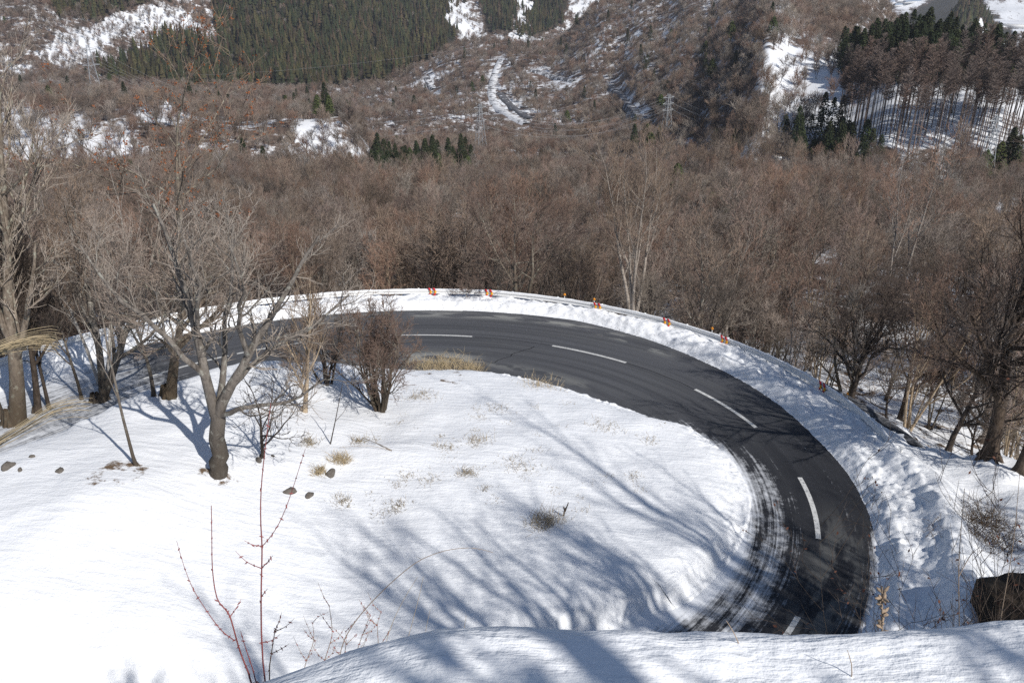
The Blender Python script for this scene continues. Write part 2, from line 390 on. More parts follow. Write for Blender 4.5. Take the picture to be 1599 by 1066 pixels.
M_TWIGGREY = bark('grey_twigs', (0.18, 0.150, 0.125), (0.42, 0.37, 0.32), rnd=0.7, scale=30)
M_TWIGDARK = bark('dark_twigs', (0.050, 0.038, 0.032), (0.145, 0.112, 0.094), rnd=0.4, scale=30)
M_CEDAR = foliage('cedar_needles', (0.012, 0.020, 0.010), (0.052, 0.060, 0.028))
M_CEDARFAR = foliage('far_cedar_needles', (0.018, 0.024, 0.012), (0.050, 0.056, 0.026), 0.7)
M_CEDAROLIVE = foliage('olive_cedar_needles', (0.028, 0.026, 0.012), (0.075, 0.066, 0.030), 0.9)
M_CEDARBROWN = foliage('brown_cedar_needles', (0.035, 0.026, 0.015), (0.085, 0.062, 0.038), 0.9)
M_PINE = foliage('pine_needles', (0.03, 0.045, 0.015), (0.10, 0.12, 0.045))
M_LARCH = bark('larch_twigs', (0.13, 0.098, 0.085), (0.24, 0.185, 0.16), rnd=0.5, scale=30)
M_REDSTEM = plain('red_stem', (0.30, 0.09, 0.085), 0.6, 0.25, 20)
M_TANSTEM = plain('tan_stem', (0.34, 0.26, 0.19), 0.7, 0.25, 20)
M_GRASS = plain('dry_grass', (0.50, 0.40, 0.25), 0.9, 0.3, 8)
M_GRASSDULL = plain('dull_grass', (0.36, 0.30, 0.21), 0.9, 0.3, 8)
M_LEAF = plain('dead_leaf', (0.26, 0.09, 0.035), 0.8, 0.4, 20)
M_LEAFDARK = plain('dark_dead_leaf', (0.11, 0.045, 0.028), 0.8, 0.5, 20)
M_ROCK = plain('rock', (0.13, 0.115, 0.10), 0.95, 0.6, 9)
M_WHITE = plain('white_paint', (0.80, 0.80, 0.79), 0.45, 0.06, 3)
def worn_paint():
    m, nt, b = new_mat('line_paint', 0.8, 0.2); n = noise_fac(nt, 7, 8, rough=0.8)
    nt.links.new(mixc(nt, ramp(nt, n, [(0.50, grey(0)), (0.66, grey(1))]), (0.62, 0.62, 0.60), (0.17, 0.17, 0.17)), b.inputs['Base Color']); return m
M_LINE = worn_paint()
M_RED = plain('sign_red', (0.55, 0.02, 0.03), 0.35, 0.1)
M_YEL = plain('sign_yellow', (0.85, 0.42, 0.02), 0.35, 0.1)
M_ORANGE = plain('reflector_orange', (0.85, 0.33, 0.03), 0.35, 0.1)
M_STEEL = plain('pylon_steel', (0.40, 0.42, 0.44), 0.5, 0.1)
M_WIRE = plain('wire', (0.50, 0.50, 0.50), 0.5, 0.1)
M_CRACK = plain('crack_filler', (0.012, 0.012, 0.014), 0.8, 0.2)
M_BRUSH = plain('brown_brush', (0.13, 0.09, 0.055), 0.95, 0.4, 12)
M_STONE = plain('shaded_mossy_concrete', (0.034, 0.026, 0.019), 0.95, 0.5, 6)  # mossy brown, darkened further to stand in for shade on the wall face

# ---------------------------------------------------------------- ground meshes
def poly_mask(px, py, poly, soft=0):
    inside = np.zeros(px.shape, bool); n = len(poly)
    for i in range(n):
        x1, y1 = poly[i]; x2, y2 = poly[(i + 1) % n]
        c = ((y1 > py) != (y2 > py)) & (px < (x2 - x1) * (py - y1) / ((y2 - y1) or 1e-9) + x1)
        inside ^= c
    return inside
SNOW_AREAS = [   # (outline on the photograph, how snowy); used once to map the ground, then fixed in the world
 ([(60, 95), (100, 60), (170, 30), (235, 5), (290, 20), (335, 65), (330, 75), (260, 45), (215, 55), (170, 65), (130, 95), (105, 105)], 0.85),
 ([(0, 0), (35, 0), (60, 40), (45, 90), (0, 110)], 0.45),
 ([(690, -10), (722, -10), (745, 40), (752, 62), (730, 62), (705, 40)], 0.95),
 ([(796, -10), (818, -10), (835, 40), (836, 60), (806, 55)], 0.95),
 ([(885, -10), (925, -10), (935, 20), (905, 25)], 0.9),
 ([(640, -10), (690, -10), (690, 50), (660, 30)], 0.3),
 ([(468, 190), (500, 165), (520, 200), (575, 235), (560, 268), (500, 275), (455, 260), (462, 225)], 1.0),
 ([(195, 140), (235, 150), (290, 185), (280, 215), (225, 200), (205, 170)], 0.9),
 ([(0, 150), (70, 175), (190, 200), (210, 245), (120, 250), (0, 245)], 0.75),
 ([(210, 190), (480, 220), (470, 280), (200, 260)], 0.45),
 ([(770, 130), (880, 110), (905, 140), (870, 180), (800, 180)], 0.55),
 ([(660, 190), (800, 200), (810, 235), (660, 235)], 0.5),
 ([(1190, 80), (1310, 75), (1330, 210), (1180, 215), (1200, 150)], 0.9),
 ([(1225, -20), (1250, -20), (1262, 60), (1215, 70)], 0.85),
 ([(1250, -20), (1330, 20), (1330, 60), (1250, 30)], 0.35),
 ([(940, 60), (1000, 60), (1010, 130), (900, 140)], 0.5),
 ([(1000, 150), (1190, 80), (1190, 215), (1060, 215)], 0.42),
 ([(1310, 90), (1620, 60), (1700, 230), (1310, 225)], 1.0),
 ([(1250, 330), (1620, 300), (1640, 760), (1440, 740), (1270, 600)], 0.52),
 ([(1350, -30), (1500, -30), (1420, 14), (1370, 12)], 1.0),
 ([(1530, 0), (1640, 0), (1640, 62), (1570, 40)], 0.8),
 ([(1415, 60), (1455, 0), (1475, 60)], 0.1),
 ([(1520, 20), (1550, 55), (1560, 75), (1530, 70)], 0.8),
]
CONIFER_AREAS = [[(330, -60), (720, -60), (712, 70), (650, 105), (600, 128), (480, 142), (150, 132), (240, 70), (300, 60), (340, 80), (335, 40)],
                 [(60, -60), (330, -60), (240, 0), (150, 30), (90, 20)],
                 [(740, -60), (900, -60), (880, 30), (840, 60), (760, 50)]]
BLUE_HILL = [[(1400, 90), (1440, -60), (1530, -60), (1600, 90)]]
def snow_amount(x, y, z):
    px, py = project(x, y, z); tot = 0
    px = px + 22 * fbm(x / 30, y / 30, 3); py = py + 14 * fbm(x / 30 + 9, y / 30, 3)
    for jx, jy in ((-9, 0), (9, 0), (0, -7), (0, 7), (0, 0)):
        v = np.full(x.shape, 0.50)
        for poly, a in SNOW_AREAS:
            v = np.where(poly_mask(px + jx, py + jy, poly), a, v)
        tot = tot + v
    return tot / 5

def build_near_ground():
    xs = np.arange(-46, 44.1, 0.30); ys = np.arange(-14, 76.1, 0.30)
    X, Y = np.meshgrid(xs, ys, indexing='ij'); x, y = X.ravel(), Y.ravel()
    z = height(x, y); s, a = road_coords(x, y)
    z += np.where((s > w_outer(a)) | (s < w_inner(a)), 0.03 * fbm(x * 3, y * 3, 3), 0)
    o = s - w_outer(a)
    dirt = np.clip(np.exp(-np.clip(o, 0, 9) / 1.1) * (o > 0) * 0.75, 0, 1) + 0.55 * np.exp(-((w_inner(a) - s) / 0.5) ** 2)
    outside = smooth((s - rail_s(a) - 0.7) / 2.5) * smooth((a - 3) / 12)
    right = smooth((s - 6.5) / 4) * (1 - smooth((a - 3) / 12)) * (x > 5)
    lit = outside * 0.40 + right * 0.33
    # wet litter round the big tree and at the sapling's foot
    for (qx, qy, rad, amt) in ((340, 742, 0.75, 0.52), (190, 738, 1.0, 0.50), (218, 728, 0.5, 0.5), (160, 745, 0.6, 0.40)):
        p = hit(qx, qy); lit = np.maximum(lit, amt * smooth(1.6 - np.hypot(x - p.x, (y - p.y)) / rad))
    lit = np.maximum(lit, 0.36 * smooth(1 - np.hypot(x + 3.2, (y - 41.5) * 1.4) / 4.5))
    me = mesh_from('snow_ground', np.stack([x, y, z], 1), grid_faces(len(xs), len(ys)), M_SNOW, True, attrs={'dirt': dirt, 'litter': lit})
    structure('snow_covered_ground', me)
build_near_ground()

def far_conifer(x, y, z):
    px, py = project(x, y, z); m = np.zeros(x.shape, bool)
    for p in CONIFER_AREAS + BLUE_HILL: m |= poly_mask(px, py, p)
    sn = snow_amount(x, y, z)
    return m & (np.hypot(x, y) > 700) & (sn < 0.6)
def build_far_ground():
    az = np.radians(np.linspace(-40, 40, 340)); d = np.concatenate([np.linspace(30, 70, 20)[:-1], np.geomspace(70, 4550, 420)])
    A, D = np.meshgrid(az, d, indexing='ij'); x, y = (D * np.sin(A)).ravel(), (D * np.cos(A)).ravel()
    z = height(x, y)
    inn = (x > -45) & (x < 43) & (y > 2) & (y < 75); z = np.where(inn, z - 1.5 * smooth(np.minimum.reduce([x + 45, 43 - x, 75 - y]) / 2), z)
    fc = far_conifer(x, y, z)
    me = mesh_from('valley_terrain', np.stack([x, y, z], 1), grid_faces(len(az), len(d)), M_FAR, True, attrs={'snow': np.where(fc, 0.10, snow_amount(x, y, z) * 0.93), 'needles': fc * 0.85})
    structure('valley_terrain', me)
build_far_ground()

def build_snow_lip():
    xs = np.arange(-5, 7, 0.03); ys = np.concatenate([np.arange(-3, 0.6, 0.12), np.arange(0.6, 2.5, 0.025)])
    X, Y = np.meshgrid(xs, ys, indexing='ij'); x, y = X.ravel(), Y.ravel()
    top = np.interp(x, [-5, -1.2, -0.62, -0.38, -0.16, 0.1, 0.4, 0.7, 1.2, 7], [-2.05, -1.90, -1.70, -1.615, -1.562, -1.555, -1.55, -1.55, -1.50, -1.45])
    top = top + 0.012 * fbm(x * 3, y * 1.5 + 3, 3)
    e = 1.6 + 0.05 * fbm(x * 1.5, x * 0 + 2, 2)
    q = y - e
    z = np.where(q < 0, top + 0.10 * q * (-q) * 0.5 - 0.02, top - 0.02 - 2.2 * q ** 2 / (0.35 + q) - 0.0)
    z += 0.045 * fbm(x * 1.6, y * 5 + x, 4) * smooth((0.02 - q) / 0.15) + 0.012 * fbm(x * 4, y * 11 + x * 2, 3) + 0.006 * fbm(x * 22, y * 22, 3)
    z -= 0.05 * smooth(fbm(x * 1.2 + 40, y * 3.5 - x * 0.8, 3) * 3 - 0.6) * smooth((x - 0.2) / 0.5)
    me = mesh_from('snow_lip', np.stack([x, y, z], 1), grid_faces(len(xs), len(ys)), M_SNOW, True, attrs={'dirt': x * 0, 'litter': x * 0})
    structure('roadside_snow_bank', me)
build_snow_lip()

# ---------------------------------------------------------------- the road
def path_xy(a, s):
    """point at station a (deg) and offset s"""
    a = np.asarray(a, float); ac = np.clip(a, A0, A1); r = np.radians(ac)
    n = np.stack([np.cos(r), np.sin(r)], -1); t = np.stack([-np.sin(r), np.cos(r)], -1)
    e = np.radians(a - ac) * RR
    p = np.array([CX, CY]) + n * (RR + np.asarray(s, float))[..., None] + t * e[..., None]
    return p
def road_xyz(a, s, dz=0.0):
    p = path_xy(a, s); return np.concatenate([p, (plane(p[..., 1]) + dz)[..., None]], -1)
def build_road():
    st = np.arange(-78, 178, 0.9); sv = np.linspace(-8.0, 6.6, 74)
    S, T = np.meshgrid(st, sv, indexing='ij'); a, s = S.ravel(), T.ravel()
    P = road_xyz(a, s)
    P[:, 2] += 0.0
    wi, wo = w_inner(a), w_outer(a)
    near = smooth((22 - a) / 14)                       # the snowy near half of the bend
    smear = near * (0.95 * np.exp(-np.clip(s - wi, 0, 9) / 0.55) + 0.40 * np.exp(-((s + 1.45) / 0.35) ** 2) * smooth((20 - a) / 25)
                    + 0.26 * np.exp(-((s - 1.25) / 0.22) ** 2) + 0.22 * np.exp(-((s + 0.75) / 0.25) ** 2)) + 0.75 * near * np.exp(-np.clip(wo - s, 0, 9) / 0.3) * smooth((-8 - a) / 10)
    smear += smooth((-12 - a) / 20) * 0.6 * np.exp(-np.clip(s - wi, 0, 9) / 1.7)
    smear += 0.55 * smooth((10 - np.abs(a - 22)) / 10) * np.exp(-np.clip(s - wi, 0, 9) / 0.8)
    left = smooth((a - 128) / 20)
    smear += left * (0.62 + 0.35 * np.exp(-np.clip(wo - s, 0, 9) / 1.2))
    smear += 0.35 * np.exp(-np.clip(wo - s, 0, 9) / 0.10)
    salt = smooth((a - 42) / 6) * smooth((110 - a) / 10) * (np.exp(-((s - (wo - 0.95)) / 0.45) ** 2) + np.exp(-((s + 3.7) / 0.8) ** 2) * smooth((a - 72) / 8) + .5 * np.exp(-((s + 4.2) / 0.4) ** 2))
    salt += 0.35 * smooth((-5 - a) / 15) * np.exp(-((s - 0.6) / 1.0) ** 2)
    near_dark = smooth((44 - a) / 50)
    me = mesh_from('road', P, grid_faces(len(st), len(sv)), M_ROAD, True,
                   attrs={'across': s, 'along': np.radians(a) * RR, 'smear': smear, 'salt': np.clip(salt, 0, 1), 'near_dark': near_dark})
    road = structure('road', me)
    # centre line dashes, each a part of the road
    D = math.degrees(5 / RR)
    def strip(name, a0, a1, s0, s1, mat, dz, wob=0.0, parent=road):
        n = 16; aa = np.linspace(a0, a1, n); w = wob * (rng.random(n) - 0.5)
        P = np.concatenate([road_xyz(aa, np.full(n, s0) + w, dz), road_xyz(aa, np.full(n, s1) + w, dz)])
        i = np.arange(n - 1); F = np.stack([i, i + 1, i + 1 + n, i + n], 1)
        return obj(name, mesh_from(name, P, F, mat), parent)
    for (p0, p1) in (((1258, 962), None), ((1247, 745), (1272, 840)), ((1088, 607), (1183, 667)), ((862, 540), (980, 565)), ((610, 521), (737, 526)), ((366, 549), (476, 535)), ((-99, 0), None)):
        if p1 is None:
            if p0[0] > 0: b0 = -33.0; b1 = b0 - D
            else: b0, b1 = 143, 143 - D
        else:
            q = []
            for p in (p0, p1):
                d = ray(*p); t = 18.44 / -(d[2] + 0.11 * d[1]); q.append(road_coords(np.array([d[0] * t]), np.array([d[1] * t]))[1][0])
            b0, b1 = q
        strip('lane_dash', b0, b1, -0.12, 0.07, M_LINE, 0.006)
    strip('outer_edge_line', 84, 128, 4.78, 4.93, M_LINE, 0.006)
    # joint between the two lanes and a cross crack
    strip('crack', 15, 66, -0.06, -0.015, M_CRACK, 0.004, 0.10); strip('crack', 66, 79, -0.06, -0.01, M_CRACK, 0.004, 0.1)
    n = 14; ss = np.linspace(-5.9, -0.6, n); aa = 66 + (ss + 0.6) * -1.5 + rng.normal(0, 0.35, n)
    P = np.concatenate([road_xyz(aa, ss, 0.004), road_xyz(aa + 0.22, ss, 0.004)]); i = np.arange(n - 1)
    obj('crack', mesh_from('crack', P, np.stack([i, i + n, i + n + 1, i + 1], 1), M_CRACK), road)
build_road()

def build_berm():
    for lo, hi, outer in ((0, 1, True), (0, 1, False)):
        st = np.arange(-40 if not outer else -36, 150, 0.34); nv = 46; fr = np.linspace(0, 1, nv)
        A, Fv = np.meshgrid(st, fr, indexing='ij')
        if outer: S_ = w_outer(A) - 0.12 + Fv * (rail_s(A) - w_outer(A) + 0.35)
        else: S_ = w_inner(A) + 0.12 - Fv * (1.6 + 0.5 * fbm(A * 0.3, A * 0 + 2, 3))
        p = path_xy(A.ravel(), S_.ravel()); x, y = p[:, 0], p[:, 1]; f = Fv.ravel(); a = A.ravel()
        z = height(x, y); edge = smooth(f / .12) * (smooth((1 - f) / .15) if outer else smooth((1 - f) / .8))
        lump = fbm(x * 2.3, y * 2.3, 3); chunk = np.maximum(fbm(x * 5.5 + 9, y * 5.5, 2), 0)
        z = z + edge * (0.05 + (0.085 if outer else 0.06) * (lump + .3) + (0.09 if outer else 0.12) * chunk * (0.5 + 1.3 * smooth(fbm(x * .5, y * .5, 2) * 2 + .5))) - 0.02 * (1 - edge)
        dirt = np.clip(np.exp(-f / .35) * 0.8 + .25, 0, 1) if outer else np.exp(-f / .3) * .7
        me = mesh_from('ploughed_snow', np.stack([x, y, z], 1), grid_faces(len(st), nv), M_SNOW, True, attrs={'dirt': dirt, 'litter': 0 * x})
        structure('ploughed_snow', me)
build_berm()

# ---------------------------------------------------------------- guardrail, chevrons, delineators
def build_guardrail():
    st = np.arange(-2.0, 162, 0.8); s = rail_s(st)
    P = road_xyz(st, s); r = np.radians(np.clip(st, A0, A1)); n = np.stack([np.cos(r), np.sin(r), 0 * r], -1)
    ease = smooth((st + 2) / 10)
    g = thing('guardrail', 'long white steel guardrail curving round the outside of the bend', 'guardrail', tuple(P[len(P) // 2]))
    o = np.array(P[len(P) // 2])
    prof = [(0.00, 0.43), (-0.075, 0.47), (-0.075, 0.53), (0.0, 0.575), (0.0, 0.605), (-0.075, 0.65), (-0.075, 0.71), (0.0, 0.75), (0.02, 0.745), (0.02, 0.44)]
    V = np.array([[P[i] + n[i] * (a + 0.0) + np.array([0, 0, b * (0.55 + 0.45 * ease[i]) + 0.12]) for (a, b) in prof] for i in range(len(st))])
    k = len(prof); i = np.arange(len(st) * k).reshape(len(st), k); j = np.roll(i, -1, 1)
    F = np.stack([i[:-1], j[:-1], j[1:], i[1:]], -1).reshape(-1, 4)
    obj('rail_beam', mesh_from('rail_beam', V.reshape(-1, 3) - o, F, M_WHITE), g)
    pm = MB(); pm.tube([(0, 0, -0.5), (0, 0, 0.92)], 0.065, 8); pm.tube([(0, 0, 0.92), (0, 0, 0.95)], [0.065, 0.02], 8); pmm = pm.mesh('post', M_WHITE)
    for a in np.arange(2, 160, math.degrees(3.0 / 23)):
        p = road_xyz(np.array([a]), rail_s(np.array([a])) + 0.10)[0]; obj('post', pmm, g, tuple(p - o))
    # snow resting on top of the beam
    sm = MB(); segs = 0
    hh = 0.05 + 0.03 * fbm(st * 0.7, st * 0 + 4, 3)
    prof = [(-0.07, 0.0), (-0.06, 1.0), (0.0, 1.4), (0.05, 0.9), (0.06, 0.0)]
    V = np.array([[P[q] + n[q] * a + np.array([0, 0, 0.745 * (0.55 + 0.45 * ease[q]) + 0.12 + max(hh[q], 0.01) * b]) for (a, b) in prof] for q in range(len(st))])
    k = len(prof); i = np.arange(len(st) * k).reshape(len(st), k)
    F = np.stack([i[:-1, :-1], i[:-1, 1:], i[1:, 1:], i[1:, :-1]], -1).reshape(-1, 4)
    obj('snow_cap', mesh_from('snow_cap', V.reshape(-1, 3) - o, F, M_SNOW, True, attrs={'dirt': np.zeros(len(V) * k), 'litter': np.zeros(len(V) * k)}), g)
build_guardrail()
def at_rail(px):
    """station where the rail passes the photograph's column px"""
    best = None
    for a in np.arange(0, 150, 0.1):
        p = road_xyz(np.array([a]), rail_s(np.array([a])), 0.7)[0]; q = project(*p)[0]
        if best is None or abs(q - px) < best[0]: best = (abs(q - px), a)
    return best[1]
SIGN_TXT = ['leftmost red and yellow chevron marker on the white guardrail, left of the road dashes gap', 'second red and yellow chevron marker from the left on the guardrail',
            'middle red and orange chevron marker where the guardrail starts to bend down', 'red and orange chevron marker on the guardrail with the cleared snow bank below it',
            'fifth red and orange chevron marker beside an orange reflector on the guardrail', 'rightmost dark red chevron marker on the shaded stretch of guardrail']
for i, px in enumerate((676, 765, 934, 1043, 1133, 1287)):
    a = at_rail(px); p = road_xyz(np.array([a]), rail_s(np.array([a])) - 0.13, 0.0)[0]
    ra = math.radians(a)
    t = thing('chevron_marker', SIGN_TXT[i], 'road sign', tuple(p), ra - math.pi / 2, 'chevron markers on the guardrail')
    # local x runs along the rail (towards lower stations = right in the photograph), local -y faces the road
    def piece(name, mat, pts):
        m = MB(); n = len(pts); V = [(x, 0.0, z) for x, z in pts] + [(x, 0.02, z) for x, z in pts]
        m.add(V, np.array([[0, 1, 2, 3], [7, 6, 5, 4]] + [[j, j + n, (j + 1) % n + n, (j + 1) % n] for j in range(n)]))
        obj(name, m.mesh(name, mat), t)
    for x0 in (-0.33, -0.02):
        zc, w = 0.72, 0.14
        piece('red_band', M_RED, [(x0, zc + 0.29), (x0 + w, zc + 0.29), (x0 + w + 0.09, zc + 0.09), (x0 + 0.09, zc + 0.09)])
        piece('yellow_band', M_YEL, [(x0 + 0.09, zc + 0.09), (x0 + w + 0.09, zc + 0.09), (x0 + w + 0.13, zc), (x0 + 0.13, zc)])
        piece('yellow_band', M_YEL, [(x0 + 0.13, zc), (x0 + w + 0.13, zc), (x0 + w + 0.09, zc - 0.09), (x0 + 0.09, zc - 0.09)])
        piece('red_band', M_RED, [(x0 + 0.09, zc - 0.09), (x0 + w + 0.09, zc - 0.09), (x0 + w, zc - 0.29), (x0, zc - 0.29)])
    br = MB().box((0.02, 0.05, 0.72), (0.06, 0.06, 0.5)); obj('bracket', br.mesh('bracket', M_STEEL), t)
DEL_TXT = ['small yellow reflector disc on a post left of the middle chevron', 'small orange reflector disc just above the middle chevron',
           'small orange reflector disc between the fourth and fifth chevrons', 'small orange reflector disc right of the last chevron on the shaded rail']
for i, px in enumerate((881, 927, 1110, 1320)):
    a = at_rail(px); p = road_xyz(np.array([a]), rail_s(np.array([a])) + 0.06, 0.85)[0]
    t = thing('reflector', DEL_TXT[i], 'road reflector', tuple(p), math.radians(a) - math.pi / 2, 'reflectors on the guardrail')
    obj('stem', MB().tube([(0, 0, 0), (0, 0, 0.26)], 0.02, 6).mesh('stem', M_WHITE), t)
    th = np.linspace(0, 2 * np.pi, 13)[:-1]
    mm = MB(); mm.tube([(0, -0.03, 0.32), (0, -0.028, 0.32), (0, 0.0, 0.32), (0, 0.002, 0.32)], [0.001, 0.085, 0.085, 0.001], 14)
    obj('disc', mm.mesh('disc', M_ORANGE), t)

# ---------------------------------------------------------------- trees
def unit(v): return v / (np.linalg.norm(v, axis=-1, keepdims=True) + 1e-9)
def sweep(start, d0, L, K, up, wig, rg, r0, r1, gnarl=0.0):
    n = len(start); P = np.empty((n, K, 3)); P[:, 0] = start; d = unit(d0); L = np.asarray(L, float)
    for k in range(1, K):
        d = unit(d + up * np.array([0, 0, 1.0]) + wig * rg.normal(size=(n, 3)))
        P[:, k] = P[:, k - 1] + d * (L / (K - 1))[:, None]
    t = np.linspace(0, 1, K)[None]
    R = np.asarray(r0)[:, None] * (1 - t) + np.asarray(r1)[:, None] * t
    return P, R
def grow(P, R, rg, n, t0, t1, ang, L, K, up=0.1, wig=0.12, rk=0.62, rmin=0.004, tip=0.35, spread=0.25):
    Np, Kp, _ = P.shape; idx = np.repeat(np.arange(Np), n); m = len(idx)
    t = t0 + (t1 - t0) * ((np.tile(np.arange(n), Np) + rg.random(m)) / n)
    f = t * (Kp - 1); i = np.minimum(f.astype(int), Kp - 2); fr = (f - i)[:, None]
    pos = P[idx, i] * (1 - fr) + P[idx, i + 1] * fr; T = unit(P[idx, i + 1] - P[idx, i])
    rad = R[idx, i] * (1 - fr[:, 0]) + R[idx, i + 1] * fr[:, 0]
    Q = unit(np.cross(T, rg.normal(size=(m, 3)))); a = np.radians(ang + rg.normal(0, ang * spread, m))[:, None]
    d = T * np.cos(a) + Q * np.sin(a)
    d[:, 2] = np.where(d[:, 2] < -0.25, -0.25 * 0.5, d[:, 2])
    Lm = L * (1 - 0.45 * t) * rg.uniform(0.65, 1.25, m)
    r0 = np.maximum(rad * rk, rmin); return sweep(pos, d, Lm, K, up, wig, rg, r0, np.maximum(r0 * tip, rmin * 0.5))
def combine(parts):
    V = []; F = []; n = 0
    for v, f in parts: V.append(v); F.append(f + n); n += len(v)
    return np.concatenate(V), np.concatenate(F)
def bare_tree(seed, H=10.0, r=0.16, form='round', dens=1.0, twr=0.009, lean=(0, 0), stems=1, fork=0.3, detail=2):
    """returns [(verts, faces) for trunk and limbs], [(verts, faces) for twigs]; base at origin"""
    rg = np.random.default_rng(seed)
    wood, tw = [], []
    if form in ('round', 'wide', 'gnarled'):
        Lf = {'round': 0.55, 'wide': 0.62, 'gnarled': 0.62}[form]; A = {'round': 42, 'wide': 55, 'gnarled': 50}[form]
        tl = H * (0.62 if form == 'round' else 0.5); upk = 0.10 if form != 'wide' else 0.06
        wg = 0.10 if form != 'gnarled' else 0.2
    elif form == 'upright': Lf, A, tl, upk, wg = 0.5, 26, H * 0.72, 0.12, 0.07
    elif form == 'shrub': Lf, A, tl, upk, wg = 0.55, 34, H * 0.7, 0.06, 0.12
    st = np.zeros((stems, 3))
    if stems > 1:
        th = np.arange(stems) * 2 * np.pi / stems + rg.random(stems); sp = rg.uniform(0.15, 0.55 if form == 'shrub' else 0.3, stems)
        d0 = np.stack([np.cos(th) * sp, np.sin(th) * sp, np.ones(stems)], 1); st[:, 0] = np.cos(th) * r; st[:, 1] = np.sin(th) * r
    else: d0 = np.array([[0, 0, 1.0]])
    d0 = d0 + np.array([lean[0], lean[1], 0])
    st[:, 2] = -0.3
    P0, R0 = sweep(st, d0, np.full(stems, tl) * rg.uniform(0.85, 1.1, stems), 9, 0.05, wg * 0.6, rg, np.full(stems, r), np.full(stems, r * 0.38))
    R0[:, 0] *= 1.45; R0[:, 1] *= 1.08
    n1 = max(3, int((9 if stems == 1 else 4) * dens ** 0.5))
    P1, R1 = grow(P0, R0, rg, n1, fork, 1.0, A, H * Lf, 8, upk, wg, 0.62, min(0.02, r * .5), 0.3)
    # leader ends keep growing
    Pe, Re = sweep(P0[:, -1], P0[:, -1] - P0[:, -2], np.full(stems, H * 0.38), 6, 0.08, wg, rg, R0[:, -1], R0[:, -1] * 0.2)
    n2 = int(8 * dens ** 0.5)
    P2, R2 = grow(P1, R1, rg, n2, 0.2, 1.0, 40, H * Lf * 0.46, 6, upk, wg * 1.2, 0.55, min(0.011, r * .35), 0.3)
    P2b, R2b = grow(Pe, Re, rg, n2 + 3, 0.05, 1.0, 42, H * 0.24, 6, upk, wg * 1.2, 0.55, min(0.011, r * .35), 0.3)
    P2 = np.concatenate([P2, P2b]); R2 = np.concatenate([R2, R2b])
    n3 = max(2, int(6 * dens ** 0.6))
    P3, R3 = grow(P2, R2, rg, n3, 0.15, 1.0, 38, H * Lf * 0.2, 4, upk * 1.2, wg * 1.3, 0.6, twr * 1.1, 0.5)
    wood.append(tubes(P0, R0, 9 if detail > 1 else 6)); wood.append(tubes(P1, R1, 6 if detail > 1 else 4)); wood.append(tubes(Pe, Re, 5 if detail > 1 else 4))
    wood.append(tubes(P2, R2, 4 if detail > 1 else 3))
    tw.append(tubes(P3, R3, 3))
    if detail >= 1:
        n4 = max(2, int((4 if detail == 1 else 5) * dens ** 0.6))
        P4, R4 = grow(P3, R3, rg, n4, 0.1, 1.0, 34, H * Lf * 0.105, 3, upk, wg, 0.7, twr, 0.4)
        tw.append(tubes(P4, R4, 3))
    if stems == 1 and detail > 1:     # root flare
        th = np.arange(7) * 0.9 + rg.random(7); o = np.stack([np.cos(th), np.sin(th), 0 * th], 1)
        PR = np.stack([o * r * 0.5 + [0, 0, r * 2.4], o * r * 0.85 + [0, 0, r * 0.9], o * r * 1.9 + [0, 0, -0.15]], 1)
        wood.append(tubes(PR, np.tile([[r * 0.35, r * 0.45, r * 0.22]], (7, 1)), 5))
    return combine(wood), combine(tw), P3
def tree_object(label, cat, loc, rotz, geom, mw, mt, name='bare_tree', group=None, leaves=None, scale=1.0):
    w, t, P3 = geom
    o = thing(name, label, cat, loc, rotz, group); o.scale = (scale,) * 3
    obj('trunk', mesh_from('trunk', w[0], w[1], mw, True), o)
    cr = obj('crown', mesh_from('crown', t[0], t[1], mt), o)
    if leaves:
        obj('leaves', leaf_mesh(P3, leaves[0], leaves[1], leaves[2]), o)
    return o
def leaf_mesh(P, n, size, mat, seed=1):
    rg = np.random.default_rng(seed); i = rg.integers(0, len(P), n); c = P[i, rg.integers(1, P.shape[1], n)] + rg.normal(0, size, (n, 3))
    u = unit(rg.normal(size=(n, 3))) * size; v = unit(np.cross(u, rg.normal(size=(n, 3)))) * size * 0.6
    V = np.stack([c - u, c + v, c + u * 1.2, c - v], 1).reshape(-1, 3); F = np.arange(4 * n).reshape(n, 4)
    return mesh_from('leaves', V, F, mat)

